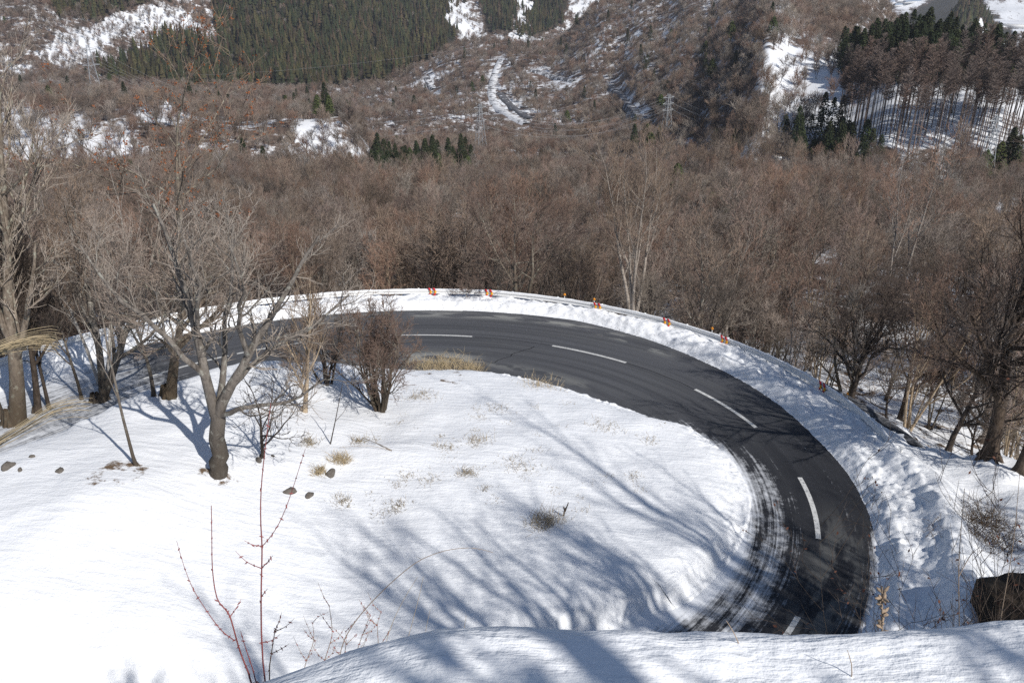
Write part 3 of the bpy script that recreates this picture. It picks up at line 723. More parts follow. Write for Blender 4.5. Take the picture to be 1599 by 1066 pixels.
# hero trees: foot in the photograph, height, look
def foot(px, py): 
    p = hit(px, py); return (p.x, p.y, p.z - 0.05)
R_ = math.radians
def forked_tree():
    rg = np.random.default_rng(5)
    def line(pts, r0, r1, K=10):
        p = np.array(pts, float); t = np.linspace(0, len(p) - 1, K); q = np.stack([np.interp(t, range(len(p)), p[:, k]) for k in range(3)], 1)
        q[1:] += rg.normal(0, 0.05, (K - 1, 3)); return q, np.linspace(r0, r1, K)
    limbs = [line([(0, 0, -.3), (0, 0, .5), (.05, 0, 1.6), (0, 0, 2.75)], .33, .26),
             line([(0, 0, 2.3), (-.32, .1, 3.9), (-.62, .2, 5.6), (-.85, .1, 7.2), (-1.35, 0, 8.8), (-1.9, .2, 10.2)], .21, .04),
             line([(0, 0, 2.3), (.45, -.1, 3.7), (1.1, 0, 5.1), (1.8, .3, 6.4), (2.6, .4, 8.0), (3.3, .6, 9.6)], .21, .04),
             line([(.05, 0, 2.5), (.15, .5, 3.8), (.05, 1.0, 5.4), (.3, 1.3, 7.2), (.1, 1.7, 9.3)], .15, .03),
             line([(.1, -.1, 2.6), (.9, -.6, 3.3), (2.0, -.9, 3.75), (3.1, -1.2, 4.3), (4.0, -1.3, 5.2)], .10, .03),
             line([(-.3, .1, 3.8), (-1.1, -.4, 5.1), (-2.1, -.5, 6.3), (-3.1, -.7, 7.3), (-4.0, -.6, 8.7)], .12, .03),
             line([(1.1, 0, 5.1), (1.0, -.5, 6.3), (1.2, -.8, 7.8), (.9, -1.0, 9.5)], .11, .03),
             line([(.45, -.1, 3.7), (1.5, .5, 4.9), (2.9, 1.0, 5.8), (4.3, 1.3, 7.2)], .11, .03),
             line([(-.6, .2, 5.4), (-.5, -.5, 6.6), (-.2, -.9, 8.0), (-.5, -1.3, 9.6)], .10, .03)]
    P = np.array([l[0] for l in limbs]); R = np.array([l[1] for l in limbs])
    R[0, :3] *= [1.22, 1.16, 1.05]
    P2, R2 = grow(P[1:], R[1:], rg, 8, .25, 1, 46, 2.4, 7, .10, .20, .55, .018, .3)
    P3, R3 = grow(P2, R2, rg, 6, .15, 1, 42, 1.15, 5, .08, .18, .55, .011, .4)
    P4, R4 = grow(P3, R3, rg, 4, .1, 1, 38, .5, 3, .06, .15, .7, .0065, .5)
    wood = [tubes(P[:1], R[:1], 12), tubes(P[1:], R[1:], 7), tubes(P2, R2, 4)]
    return combine(wood), combine([tubes(P3, R3, 3), tubes(P4, R4, 3)]), P4
tree_object('largest bare tree on the white mound, thick trunk with a low fork', 'tree', foot(341, 738), 0.0, forked_tree(), M_BARK, M_TWIGGREY).rotation_euler = (0, 0.12, 0)
tree_object('small dark bare tree just right of the thick forked tree', 'tree', foot(410, 714), 1.0, bare_tree(12, 4.6, 0.09, 'gnarled', 0.45, 0.009, lean=(-0.15, 0)), M_DARK, M_TWIGDARK)
tree_object('slender bare sapling with pale curved stem left of the thick forked tree', 'tree', foot(214, 726), 0.3, bare_tree(13, 7.6, 0.065, 'upright', 0.12, 0.009, lean=(0.02, 0), fork=0.4), M_BARK, M_TWIGGREY)
tree_object('low bushy many stemmed tree with reddish brown twigs at the mound edge', 'tree', foot(594, 641), 0.0, bare_tree(14, 4.9, 0.085, 'shrub', 0.85, 0.008, stems=10, fork=0.18), M_BARK, M_TWIGRED, 'bushy_tree')
tree_object('small light brown forked tree left of the bushy many stemmed tree', 'tree', foot(474, 642), 0.0, bare_tree(15, 6.0, 0.12, 'upright', 0.9, 0.008, lean=(0.14, 0), fork=0.2), M_TAN, M_TWIG)
tree_object('short thicket tree with brown twigs close behind the light brown forked tree', 'tree', foot(510, 600), 0.0, bare_tree(16, 4.2, 0.07, 'shrub', 0.85, 0.006, stems=6), M_DARK, M_TWIG, 'bushy_tree')
tree_object('tall grey tree with the thickest straight trunk at the left edge', 'tree', foot(22, 662), 0.0, bare_tree(17, 15.0, 0.38, 'upright', 0.8, 0.012, lean=(0.30, 0), fork=0.3), M_BARK, M_TWIGGREY)
tree_object('tall grey tree cut by the left edge of the photo', 'tree', foot(-2, 655), 2.0, bare_tree(18, 15.0, 0.26, 'upright', 0.8, 0.012, lean=(0.26, 0), fork=0.3), M_BARK, M_TWIGGREY)
tree_object('dark narrow trunk standing right of the thickest left tree', 'tree', foot(58, 645), 0.0, bare_tree(19, 10.0, 0.18, 'upright', 1.0, 0.009, lean=(0.12, 0), fork=0.4), M_DARK, M_TWIGDARK)
tree_object('thin dark tree between the left trunks and the leaning pair', 'tree', foot(78, 640), 1.3, bare_tree(20, 9.0, 0.10, 'upright', 0.8, 0.009, fork=0.4), M_DARK, M_TWIG)
tree_object('tree with grey trunk leaning strongly to the right over the road', 'tree', foot(150, 628), 0.0, bare_tree(21, 11.5, 0.24, 'round', 0.8, 0.012, lean=(0.62, 0.1), fork=0.3), M_BARK, M_TWIG)
tree_object('upright grey tree sharing its foot with the leaning tree', 'tree', foot(163, 626), 2.2, bare_tree(22, 11.0, 0.22, 'upright', 0.8, 0.011, lean=(0.28, -0.05), fork=0.35), M_BARK, M_TWIG)
tree_object('stout short trunk at the crest with many crossing twigs', 'tree', foot(262, 620), 0.0, bare_tree(23, 8.5, 0.26, 'round', 0.8, 0.011, lean=(0.25, 0), fork=0.4), M_BARK, M_TWIG)
tree_object('thin grey tree left of the stout crest trunk', 'tree', foot(240, 618), 1.0, bare_tree(24, 8.0, 0.09, 'upright', 1.0, 0.008, fork=0.3), M_BARK, M_TWIG)
tree_object('narrow pale trunk in front of the snowy roadside at left', 'tree', foot(128, 625), 1.0, bare_tree(25, 8.0, 0.09, 'upright', 0.7, 0.008, fork=0.4), M_BARK, M_TWIG)
tree_object('pale birch with twin cream coloured stems behind the leaning tree', 'tree', foot(160, 600), 0.2, bare_tree(26, 9.5, 0.10, 'upright', 0.5, 0.008, stems=2, fork=0.45, lean=(0.12,0)), M_BIRCH, M_TWIG, 'birch_tree')
tree_object('tall maple with scattered red dead leaves rising above the left forest', 'tree', foot(285, 500), 0.4, bare_tree(27, 19.5, 0.24, 'wide', 0.55, 0.018, fork=0.45), M_BARK, M_TWIG, 'maple_tree', leaves=(1900, 0.065, M_LEAF))
def behind_rail(px, out, dpy=0):
    a = at_rail(px); p = path_xy(np.array([a]), rail_s(np.array([a])) + out)[0]; return (p[0], p[1], hgt(p[0], p[1]) - 0.1)
tree_object('grey barked birch with several pale stems standing behind the guardrail', 'tree', behind_rail(966, 2.5), 0.0, bare_tree(28, 11.0, 0.13, 'upright', 0.9, 0.010, stems=4, fork=0.3), M_PALE, M_TWIG, 'birch_tree')
tree_object('grey brown tree with fanned branches behind the second chevron', 'tree', behind_rail(805, 2.2), 0.0, bare_tree(29, 10.5, 0.17, 'wide', 1.0, 0.011, stems=2, fork=0.2), M_BARK, M_TWIGRED)
tree_object('dark gnarled tree just outside the shaded end of the guardrail', 'tree', behind_rail(1272, 2.6), 0.0, bare_tree(30, 8.5, 0.17, 'gnarled', 1.0, 0.011, fork=0.2), M_DARK, M_TWIGDARK)
tree_object('largest dark spreading tree at the right edge behind the snow bank', 'tree', behind_rail(1432, 3.5), 0.6, bare_tree(31, 13.5, 0.32, 'wide', 1.3, 0.013, fork=0.3), M_DARK, M_TWIGDARK)
tree_object('dark slim tree left of the largest spreading tree', 'tree', behind_rail(1385, 3.0), 0.6, bare_tree(32, 9.5, 0.14, 'round', 0.9, 0.010, fork=0.25), M_DARK, M_TWIG)

def put(label, px, py, geom, mw, mt, name='bare_tree', sc=1.0): return tree_object(label, 'tree', foot(px, py), px * .7, geom, mw, mt, name, scale=sc)
put('white stemmed birch leaning right in the forest right of the grey birch', 1238, 408, bare_tree(131, 12, .12, 'upright', .6, .012, lean=(.25, 0), stems=2, fork=.4), M_PALE, M_TWIGGREY, 'birch_tree', .6)
put('second white stemmed birch left of the leaning one', 1185, 392, bare_tree(132, 11, .11, 'upright', .6, .012, stems=2, fork=.4), M_PALE, M_TWIGGREY, 'birch_tree', .6)
put('thin white birch behind the leaning white birch', 1262, 385, bare_tree(133, 12, .10, 'upright', .5, .012, lean=(.3, 0), fork=.4), M_PALE, M_TWIGGREY, 'birch_tree', .6)
put('pale grey rounded shrub standing out in the brown forest near the centre', 822, 300, bare_tree(134, 11, .08, 'shrub', 1.6, .03, stems=8, fork=.2), M_TAN, M_TWIGGREY, 'bushy_tree')
put('white stemmed birch low in the middle of the brown forest', 640, 400, bare_tree(135, 10, .09, 'upright', .5, .012, lean=(.1, 0), fork=.4), M_PALE, M_TWIG, 'birch_tree', .6)
put('dark upright tree right of the largest spreading tree', 1530, 690, bare_tree(136, 11, .20, 'gnarled', 1.0, .013, fork=.3), M_DARK, M_TWIGDARK)
put('dark tree touching the right edge of the photo above the retaining wall', 1590, 735, bare_tree(137, 10, .18, 'round', 1.0, .013, fork=.25), M_DARK, M_TWIGDARK)
put('dark slender tree in the gap behind the guardrail end', 1405, 655, bare_tree(138, 12, .18, 'wide', 1.0, .013, fork=.3), M_DARK, M_TWIGDARK)
put('dark tree in snowy woods up the slope from the guardrail end', 1490, 600, bare_tree(139, 12, .2, 'gnarled', 1.0, .014, fork=.3), M_DARK, M_TWIGDARK)
# ---- shared meshes for the forest
def proto(name, geom, mw, mt):
    w, t, _ = geom
    return (mesh_from(name + '_wood', w[0], w[1], mw, True), mesh_from(name + '_twigs', t[0], t[1], mt))
MID = [proto('mid', bare_tree(40 + i, H, r, form, dens, twr, stems=st, fork=fk, detail=1), mw, mt) for i, (H, r, form, dens, twr, st, fk, mw, mt) in enumerate([
    (10, 0.14, 'round', 0.9, 0.015, 1, 0.3, M_BARK, M_TWIG), (9, 0.10, 'upright', 0.85, 0.014, 3, 0.2, M_BARK, M_TWIGRED),
    (11, 0.16, 'wide', 0.9, 0.016, 1, 0.3, M_DARK, M_TWIG), (9, 0.09, 'upright', 0.9, 0.014, 4, 0.2, M_TAN, M_TWIGRED),
    (10, 0.15, 'gnarled', 0.9, 0.015, 2, 0.25, M_BARK, M_TWIGGREY), (8, 0.09, 'shrub', 0.95, 0.014, 5, 0.2, M_DARK, M_TWIG),
    (11, 0.11, 'upright', 0.6, 0.014, 2, 0.4, M_PALE, M_TWIGRED)])]
# ---- region test in the photograph for what grows where (fixed to the ground once placed)
RIDGE_CEDAR = [[(1305, 50), (1400, 55), (1500, 65), (1620, 70), (1660, 140), (1312, 132)]]
SMALL_CEDAR = [[(1215, 215), (1320, 218), (1390, 250), (1380, 292), (1240, 268)], [(1520, 262), (1640, 268), (1640, 300), (1520, 292)],
               [(583, 258), (690, 258), (690, 296), (583, 296)], [(700, 262), (738, 262), (738, 284), (700, 284)], [(475, 150), (525, 160), (520, 190), (480, 185)]]
LARCH_AREA = [[(1305, 186), (1640, 188), (1660, 250), (1305, 238)], [(1390, 240), (1640, 230), (1640, 262), (1520, 262), (1395, 272)]]
HILL_ROADS = [([(784, 92), (776, 108), (769, 130), (767, 150), (776, 168), (798, 184), (828, 196)], 5.0, 0.75, 'pale snow dusted road'), ([(781, 146), (792, 161), (811, 177), (832, 188)], 4.5, 0.2, 'dark road'),
              ([(832, 110), (868, 121), (906, 128)], 5.0, 0.45, 'r'), ([(952, 133), (973, 150), (993, 174), (1022, 196)], 5.0, 0.3, 'r'), ([(668, 120), (671, 132), (681, 141)], 5.0, 0.5, 'r')]
def near_hill_road(px, py):
    m = np.zeros(px.shape, bool)
    for line, w, _, _ in HILL_ROADS:
        for (x1, y1), (x2, y2) in zip(line[:-1], line[1:]):
            for t in np.linspace(0, 1, 9):
                qx, qy = x1 + (x2 - x1) * t, y1 + (y2 - y1) * t
                m |= (np.abs(px - qx) < 8) & (py > qy - 4) & (py < qy + 17)
    return m
def in_any(px, py, polys):
    m = np.zeros(px.shape, bool)
    for p in polys: m |= poly_mask(px, py, p)
    return m
def jitter_grid(d0, d1, azr, spacing, rg):
    """points about `spacing` metres apart between two distances, inside the bearing range"""
    xr = d1 * math.sin(azr); xs = np.arange(-xr, xr, spacing); ys = np.arange(max(2, d0 * 0.6), d1, spacing)
    X, Y = np.meshgrid(xs, ys, indexing='ij'); x = X.ravel() + rg.uniform(-.5, .5, X.size) * spacing; y = Y.ravel() + rg.uniform(-.5, .5, X.size) * spacing
    d = np.hypot(x, y); az = np.abs(np.arctan2(x, y)); k = (d >= d0) & (d < d1) & (az < azr)
    return x[k], y[k]
rgs = np.random.default_rng(99)
pts = []      # x, y, z, class, scale, d
def classify(x, y):
    z = height(x, y); px, py = project(x, y, z); sn = snow_amount(x, y, z)
    return z, px, py, sn

# near forest, each tree a thing
x, y = jitter_grid(24, 150, math.radians(38), 3.3, rgs)
z, px, py, sn = classify(x, y); s, a = road_coords(x, y)
keep = (s > rail_s(a) + 2.6) & (py > 150) & (px > -160) & (px < 1760) & ((a > 8) | (s > 15)) & (y > 20)
keep &= rgs.random(len(x)) < np.where(px > 1250, 0.56, 0.74)
x, y, z, s, px, py = (q[keep] for q in (x, y, z, s, px, py)); d = np.hypot(x, y)
o_ = np.argsort(d); x, y, z, px, py, s = (q[o_] for q in (x, y, z, px, py, s))
NT = 300
LOOKS = ['grey brown bare tree', 'reddish upright bare tree', 'dark wide bare tree', 'reddish many stemmed bare tree', 'light grey gnarled bare tree', 'low brown many stemmed tree', 'slim pale barked birch']
def forest_label(v, px, s):
    row = 'close behind' if s < 13 else ('some rows behind' if s < 26 else 'far behind')
    for lim, txt in ((60, 'the left edge trunks'), (200, 'the leaning left tree'), (340, 'the tall maple'), (480, 'the thick forked tree'), (620, 'the bushy tree'),
                     (720, 'the first chevron marker'), (840, 'the second chevron marker'), (985, 'the middle chevron marker'), (1085, 'the fourth chevron marker'),
                     (1200, 'the fifth chevron marker'), (1340, 'the last chevron marker'), (1450, 'the guardrail end'), (9999, 'the right edge snow bank')):
        if px < lim: return '%s %s %s' % (LOOKS[v], row, txt)
roots = {}
for i in range(min(NT, len(x))):
    v = int(rgs.choice(7, p=[.2, .18, .14, .18, .12, .1, .08])); sc = rgs.uniform(0.55, 1.1) * (0.72 if s[i] < 13 else 1.0) * (1.3 if rgs.random() < .12 else 1.0); rz = rgs.uniform(0, 6.28)
    nm = 'birch_tree' if v == 6 else 'bare_tree'; loc = (x[i], y[i], z[i] - 0.1)
    lab = forest_label(v, px[i], s[i])
    if v not in roots:
        r0 = thing(nm, lab, 'tree', loc, rz, 'bare trees of the forest beyond the guardrail'); r0.scale = (sc,) * 3
        obj('trunk', MID[v][0], r0); obj('crown', MID[v][1], r0); roots[v] = r0
    else: copy_tree(roots[v], loc, rz, sc, lab)
rest_near = [q[NT:] for q in (x, y, z)]
DNEAR = float(np.hypot(x[NT - 1], y[NT - 1])) if len(x) > NT else 150

# ---- conifers, larches and far trees
def cedar_geom(seed, H=15.0, W=2.2, n=420, low=0.12):
    rg = np.random.default_rng(seed); h = low + (1 - low) * rg.random(n) ** 0.85
    rad = W * (1 - h) ** 0.7 * (0.5 + 0.5 * rg.random(n)) + 0.12; th = rg.uniform(0, 6.28, n)
    c = np.stack([rad * np.cos(th), rad * np.sin(th), h * H], 1)
    out = np.stack([np.cos(th), np.sin(th), -0.15 - 0.5 * rg.random(n)], 1); side = np.stack([-np.sin(th), np.cos(th), rg.normal(0, .3, n)], 1)
    L = rg.uniform(0.5, 1.1, n)[:, None] * (0.55 + W * 0.18); w = L * 0.5
    V = np.stack([c - out * L * 0.5, c + side * w * 0.5 + out * 0.1 * L, c + out * L * 0.6, c - side * w * 0.5 + out * 0.1 * L], 1).reshape(-1, 3)
    F = np.arange(4 * n).reshape(n, 4)
    T = tubes(np.array([[[0, 0, -1], [0, 0, H * 0.55], [0, 0, H * 0.98]]]), np.array([[0.2, 0.12, 0.02]]), 5)
    return (V, F), T
def conifer_mesh(seed, H, W, n, mat, trunkmat, low):
    f, t = cedar_geom(seed, H, W, n, low)
    return mesh_from('conifer_trunk', t[0], t[1], trunkmat), mesh_from('conifer_foliage', f[0], f[1], mat)
def larch_geom(seed, H=19.0, n=210, lo=0.68):
    rg = np.random.default_rng(seed); h = lo + (0.98 - lo) * rg.random(n); th = rg.uniform(0, 6.28, n)
    L = 2.3 * (1.08 - h) / (1.08 - lo) * rg.uniform(.6, 1.2, n) + 0.25
    s = np.stack([0 * h, 0 * h, h * H], 1); d = np.stack([np.cos(th), np.sin(th), 0.25 + 0.3 * rg.random(n)], 1)
    P = np.stack([s, s + d * (L * 0.5)[:, None], s + d * L[:, None] + np.array([0, 0, 0.15])], 1)
    R = np.tile([[0.045, 0.05, 0.03]], (n, 1)); tw = tubes(P, R, 3)
    T = tubes(np.array([[[0, 0, -1], [0.1 * rg.normal(), 0.1 * rg.normal(), H * 0.5], [0, 0, H]]]), np.array([[0.17, 0.12, 0.02]]), 5)
    return T, tw
def far_bare_geom(seed, H=9.0, n=130, wid=3.2, r=0.04):
    rg = np.random.default_rng(seed)
    P0, R0 = sweep(np.zeros((2, 3)) - [0, 0, .6], np.array([[0.12, 0, 1.0], [-.15, .1, 1]]), np.full(2, H * 0.6), 4, 0.05, 0.1, rg, np.full(2, 0.12), np.full(2, 0.05))
    P1, R1 = grow(P0, R0, rg, 6, 0.3, 1, 38, H * 0.5, 4, 0.12, 0.12, 0.6, 0.045, 0.5)
    P2, R2 = grow(P1, R1, rg, max(2, n // 14), 0.15, 1, 36, H * 0.26, 3, 0.1, 0.12, 0.6, r, 0.5)
    P3, R3 = grow(P2, R2, rg, 2, 0.2, 1, 34, H * 0.15, 2, 0.1, 0.12, 0.8, r * 0.8, 0.3)
    return combine([tubes(P0, R0, 3), tubes(P1, R1, 3)]), combine([tubes(P2, R2, 3), tubes(P3, R3, 3)])
CED = [conifer_mesh(60 + i, H, W, n, m, M_DARK, lo) for i, (H, W, n, m, lo) in enumerate([(15, 3.0, 620, M_CEDAR, .12), (16, 3.2, 700, M_CEDAR, .15), (11, 3.6, 620, M_PINE, .25), (12, 3.2, 560, M_CEDAR, .05)])]
LAR = [(lambda g: (mesh_from('larch_wood', g[0][0], g[0][1], M_LARCH), mesh_from('larch_twigs', g[1][0], g[1][1], M_LARCH)))(larch_geom(70 + i, H)) for i, H in enumerate((24, 26, 25))]

def one_mesh(parts):
    """join trunk and crown meshes of a prototype into one object for instancing"""
    V = []; F4 = []; mats = []; mi = []; n = 0
    for me in parts:
        v = np.empty(len(me.vertices) * 3, np.float32); me.vertices.foreach_get('co', v); V.append(v.reshape(-1, 3))
        l = np.empty(len(me.loops), np.int32); me.loops.foreach_get('vertex_index', l); F4.append(l.reshape(-1, 4) + n); n += len(me.vertices)
        mats.append(me.materials[0]); mi.append(np.full(len(F4[-1]), len(mats) - 1, np.int32))
    m = mesh_from('far_tree', np.concatenate(V), np.concatenate(F4), None)
    for q in mats: m.materials.append(q)
    m.polygons.foreach_set('material_index', np.concatenate(mi)); return m
def scatter(name, P, scale, protos, label, seed=0):
    """one 'stuff' object: geometry nodes that stand a copy of a tree on each vertex"""
    if len(P) == 0: return
    col = bpy.data.collections.new(name + '_kinds')
    for i, m in enumerate(protos):
        o = bpy.data.objects.new('%s_kind_%d' % (name, i), m); col.objects.link(o)
    me = bpy.data.meshes.new(name); me.vertices.add(len(P)); me.vertices.foreach_set('co', np.ascontiguousarray(P, np.float32).ravel())
    rg = np.random.default_rng(seed)
    at = me.attributes.new('sc', 'FLOAT', 'POINT'); at.data.foreach_set('value', np.ascontiguousarray(scale, np.float32))
    at = me.attributes.new('pick', 'INT', 'POINT'); at.data.foreach_set('value', rg.integers(0, len(protos), len(P)).astype(np.int32))
    at = me.attributes.new('rot', 'FLOAT_VECTOR', 'POINT'); rv = np.stack([rg.normal(0, .03, len(P)), rg.normal(0, .03, len(P)), rg.uniform(0, 6.28, len(P))], 1); at.data.foreach_set('vector', rv.astype(np.float32).ravel())
    o = obj(name, me); o['kind'] = 'stuff'; o['label'] = label
    ng = bpy.data.node_groups.new(name + '_nodes', 'GeometryNodeTree')
    ng.interface.new_socket('Geometry', in_out='INPUT', socket_type='NodeSocketGeometry'); ng.interface.new_socket('Geometry', in_out='OUTPUT', socket_type='NodeSocketGeometry')
    gi = ng.nodes.new('NodeGroupInput'); go = ng.nodes.new('NodeGroupOutput')
    ip = ng.nodes.new('GeometryNodeInstanceOnPoints'); ci = ng.nodes.new('GeometryNodeCollectionInfo')
    ci.inputs['Collection'].default_value = col; ci.inputs['Separate Children'].default_value = True; ci.inputs['Reset Children'].default_value = True
    def named(nm, t):
        n = ng.nodes.new('GeometryNodeInputNamedAttribute'); n.data_type = t; n.inputs['Name'].default_value = nm; return n.outputs[0]
    L = ng.links.new
    L(gi.outputs[0], ip.inputs['Points']); L(ci.outputs[0], ip.inputs['Instance']); ip.inputs['Pick Instance'].default_value = True
    L(named('pick', 'INT'), ip.inputs['Instance Index']); L(named('sc', 'FLOAT'), ip.inputs['Scale'])
    e2r = ng.nodes.new('FunctionNodeEulerToRotation'); L(named('rot', 'FLOAT_VECTOR'), e2r.inputs[0]); L(e2r.outputs[0], ip.inputs['Rotation'])
    L(ip.outputs[0], go.inputs[0])
    md = o.modifiers.new('scatter', 'NODES'); md.node_group = ng
    return o
MIDJ = [one_mesh(p) for p in MID[:6]]
CEDJ = [one_mesh(p) for p in CED]; LARJ = [one_mesh(p) for p in LAR]
FARB = []
for i in range(6):
    w, t = far_bare_geom(80 + i, 9.5, 150); mt = (M_TWIG, M_TWIGRED, M_TWIG, M_TWIGGREY, M_TWIG, M_TWIGRED)[i]
    FARB.append(one_mesh([mesh_from('fw', w[0], w[1], M_TWIGDARK), mesh_from('ft', t[0], t[1], mt)]))
def cone_conifer(seed, H, W, mat):
    rg = np.random.default_rng(seed); m = MB(); nt = 5; S = 9
    for k in range(nt):
        z0 = H * (0.10 + 0.80 * k / nt); z1 = min(H, z0 + H * 0.36); r = W * (1 - k / nt) ** 0.8 * rg.uniform(.85, 1.1) + .12
        th = np.arange(S) * 2 * np.pi / S + rg.random(); rr = r * rg.uniform(.55, 1.15, S)
        V = [(rr[j] * math.cos(th[j]), rr[j] * math.sin(th[j]), z0 + rg.uniform(-.6, .6)) for j in range(S)] + [(rg.normal(0, .12), rg.normal(0, .12), z1)]
        m.add(V, np.array([[j, (j + 1) % S, S] for j in range(S)]))
    return m.mesh('far_conifer', mat)
FARC = [cone_conifer(90 + i, 15, 2.9, (M_CEDARFAR, M_CEDAROLIVE, M_CEDARBROWN, M_CEDARFAR, M_CEDAROLIVE)[i]) for i in range(5)]

AZ = math.radians(33)
bare_pts = []; sets = {'mid': [], 'farb': [], 'cedar': [], 'ridge': [], 'larch': [], 'farc': []}
def add(k, x, y, z, sc): sets[k].append(np.stack([x, y, z, sc], 1))
add('mid', rest_near[0], rest_near[1], rest_near[2], rgs.uniform(.6, 1.05, len(rest_near[0])))
for d0, d1, sp in ((150, 320, 4.6), (320, 620, 5.2), (620, 1250, 6.0), (1250, 2300, 8.5)):
    x, y = jitter_grid(d0, d1, AZ, sp, rgs); z, px, py, sn = classify(x, y); sn = np.where(near_hill_road(px, py), 9.0, sn)
    vis = (px > -60) & (px < 1660) & (py > -90)
    # drop what lies hidden behind nearer ground
    x, y, z, px, py, sn = (q[vis] for q in (x, y, z, px, py, sn)); n = len(x)
    hid = np.zeros(n, bool)
    for f in (0.97, 0.93, 0.88, 0.8, 0.7): hid |= height(x * f, y * f) > (z + 16) * f
    d = np.hypot(x, y)
    con = in_any(px, py, CONIFER_AREAS) & (d > 700) & (sn < 0.6)
    ridge = in_any(px, py, RIDGE_CEDAR) & (d > 285) & (d < 420); small = in_any(px, py, SMALL_CEDAR) & (d < 640)
    lar = in_any(px, py, LARCH_AREA) & (d > 225) & (d < 380); blue = in_any(px, py, BLUE_HILL) & (d > 900)
    rnd = rgs.random(n); cl = fbm(x / 40 + 60, y / 40, 3)
    con_zone = con | blue; con = con & False; blue = blue & False; stray = (rnd < 0.010 + 0.05 * (cl > 0.35)) & (d > 220)
    pr = np.interp(sn, [0.50, 0.6, 0.8, 1.0], [0.92, 0.78, 0.68, 0.52])
    c_any = con_zone
    k = ~hid & ~c_any & (ridge | small | (stray & (sn < .6) & ~lar)); add('cedar', x[k], y[k], z[k], rgs.uniform(.55, 1.0, k.sum()))
    bare = ~hid & ~c_any & ~ridge & ~small & ~lar & ~stray & (rgs.random(n) < pr)
    fields = (d > 1900)
    bare &= ~(fields & (px > 1300)) & (sn < 5)
    if d1 <= 320: add('mid', x[bare], y[bare], z[bare], np.clip(rgs.uniform(.55, 1.15, bare.sum()) * (1 + .7 * fbm(x[bare] / 22, y[bare] / 22, 2)), .35, 1.6))
    else: add('farb', x[bare], y[bare], z[bare], rgs.uniform(.6, 1.15, bare.sum()))
for d0, d1, sp in ((900, 1750, 5.6),):
    x, y = jitter_grid(d0, d1, AZ, sp, rgs); z = height(x, y); px, py = project(x, y, z); k = (px > -60) & (px < 1660) & (py > -80) & in_any(px + 26 * fbm(x / 25, y / 25, 3), py + 16 * fbm(x / 25 + 7, y / 25, 3), CONIFER_AREAS + BLUE_HILL)
    x, y, z, px, py = (q[k] for q in (x, y, z, px, py)); sn = snow_amount(x, y, z); hid = np.zeros(len(x), bool)
    for f in (0.97, 0.93, 0.88, 0.8, 0.7): hid |= height(x * f, y * f) > (z + 16) * f
    k = ~hid & (rgs.random(len(x)) < np.interp(sn, [.5, .7, .95], [.90, .5, .08])) & ~near_hill_road(px, py)
    kb = ~hid & ~k & (sn < .7) & (rgs.random(len(x)) < .7); add('farb', x[kb], y[kb], z[kb], rgs.uniform(.7, 1.3, kb.sum()))
    add('farc', x[k], y[k], z[k], (rgs.uniform(.5, 1.4, k.sum()) + .35 * fbm(x[k] / 40, y[k] / 40, 3)))
x, y = jitter_grid(285, 372, AZ, 3.4, rgs); z, px, py, sn = classify(x, y); k = in_any(px, py, RIDGE_CEDAR) & (rgs.random(len(x)) < .85)
add('cedar', x[k], y[k], z[k], rgs.uniform(.75, 1.1, k.sum()))
# larch rows
gx, gy = np.meshgrid(np.arange(60, 300, 2.5), np.arange(180, 380, 3.3), indexing='ij'); gx = gx.ravel() + rgs.normal(0, .35, gx.size); gy = gy.ravel() + rgs.normal(0, .35, gy.size)
z, px, py, sn = classify(gx, gy); k = in_any(px, py, LARCH_AREA) & (rgs.random(len(gx)) < .86) & (py < 240)
k2 = in_any(px, py, LARCH_AREA) & (py >= 240) & (rgs.random(len(gx)) < .5)
k = k | k2
add('larch', gx[k], gy[k], z[k], rgs.uniform(.8, 1.1, k.sum()))
CEDAR_SPOTS = [(1013, 250, 1.05, 'round dark evergreen just left of the small central pylon'), (1010, 222, .8, 'smaller dark evergreen behind the round one'), (1108, 352, .62, 'dark pine top standing in the brown forest right of centre'), (1128, 378, .6, 'yellow green pine just below the dark pine top'), (1145, 236, .7, 'small dark evergreen left of the cedar group'), (885, 196, .9, 'dark evergreen below the hill road'), (1100, 95, 1.0, 'upper dark evergreen on the shaded hillside'), (1140, 70, 1.1, 'dark evergreen near the top of the hillside'), (1110, 130, 1.1, 'middle dark evergreen on the shaded hillside'), (1205, 62, .8, 'lone round evergreen beside the snow chute'), (525, 262, .6, 'lone evergreen at the foot of the snowy cliff'), (1030, 180, 1.0, 'dark evergreen by the lower hill road')]
S = {k: (np.concatenate(v) if v else np.zeros((0, 4))) for k, v in sets.items()}
print('TREES', {k: len(v) for k, v in S.items()})
def individuals(A, protos, n, name, labels, cat, group):
    o = np.argsort(np.hypot(A[:, 0], A[:, 1])); A = A[o]; first = {}
    for i in range(min(n, len(A))):
        v = int(rgs.integers(0, len(protos))); x, y, z, sc = A[i]
        if v not in first:
            r = thing(name, labels[min(v, len(labels) - 1)], cat, (x, y, z), 0.0, group); r.scale = (sc,) * 3; first[v] = r
            obj('trunk', protos[v][0], r); obj('crown', protos[v][1], r)
        else: copy_tree(first[v], (x, y, z), rgs.uniform(0, 6.28), sc)
    return A[n:]
S['cedar'] = individuals(S['cedar'], CED, 300, 'cedar_tree', ['dark evergreen tree among the bare woods of the valley'], 'tree', 'dark evergreens in the valley')
for qx, qy, sc, lab in CEDAR_SPOTS:
    p = foot(qx, qy); r = thing('evergreen_tree', lab, 'tree', p, qx * .3); r.scale = (sc * 1.15, sc * 1.15, sc); obj('trunk', CED[2][0], r); obj('crown', CED[2][1], r)
S['larch'] = individuals(S['larch'], LAR, 300, 'larch_tree', ['tall thin leafless larch in rows on the snowy slope at right'], 'tree', 'larches on the snowy slope')
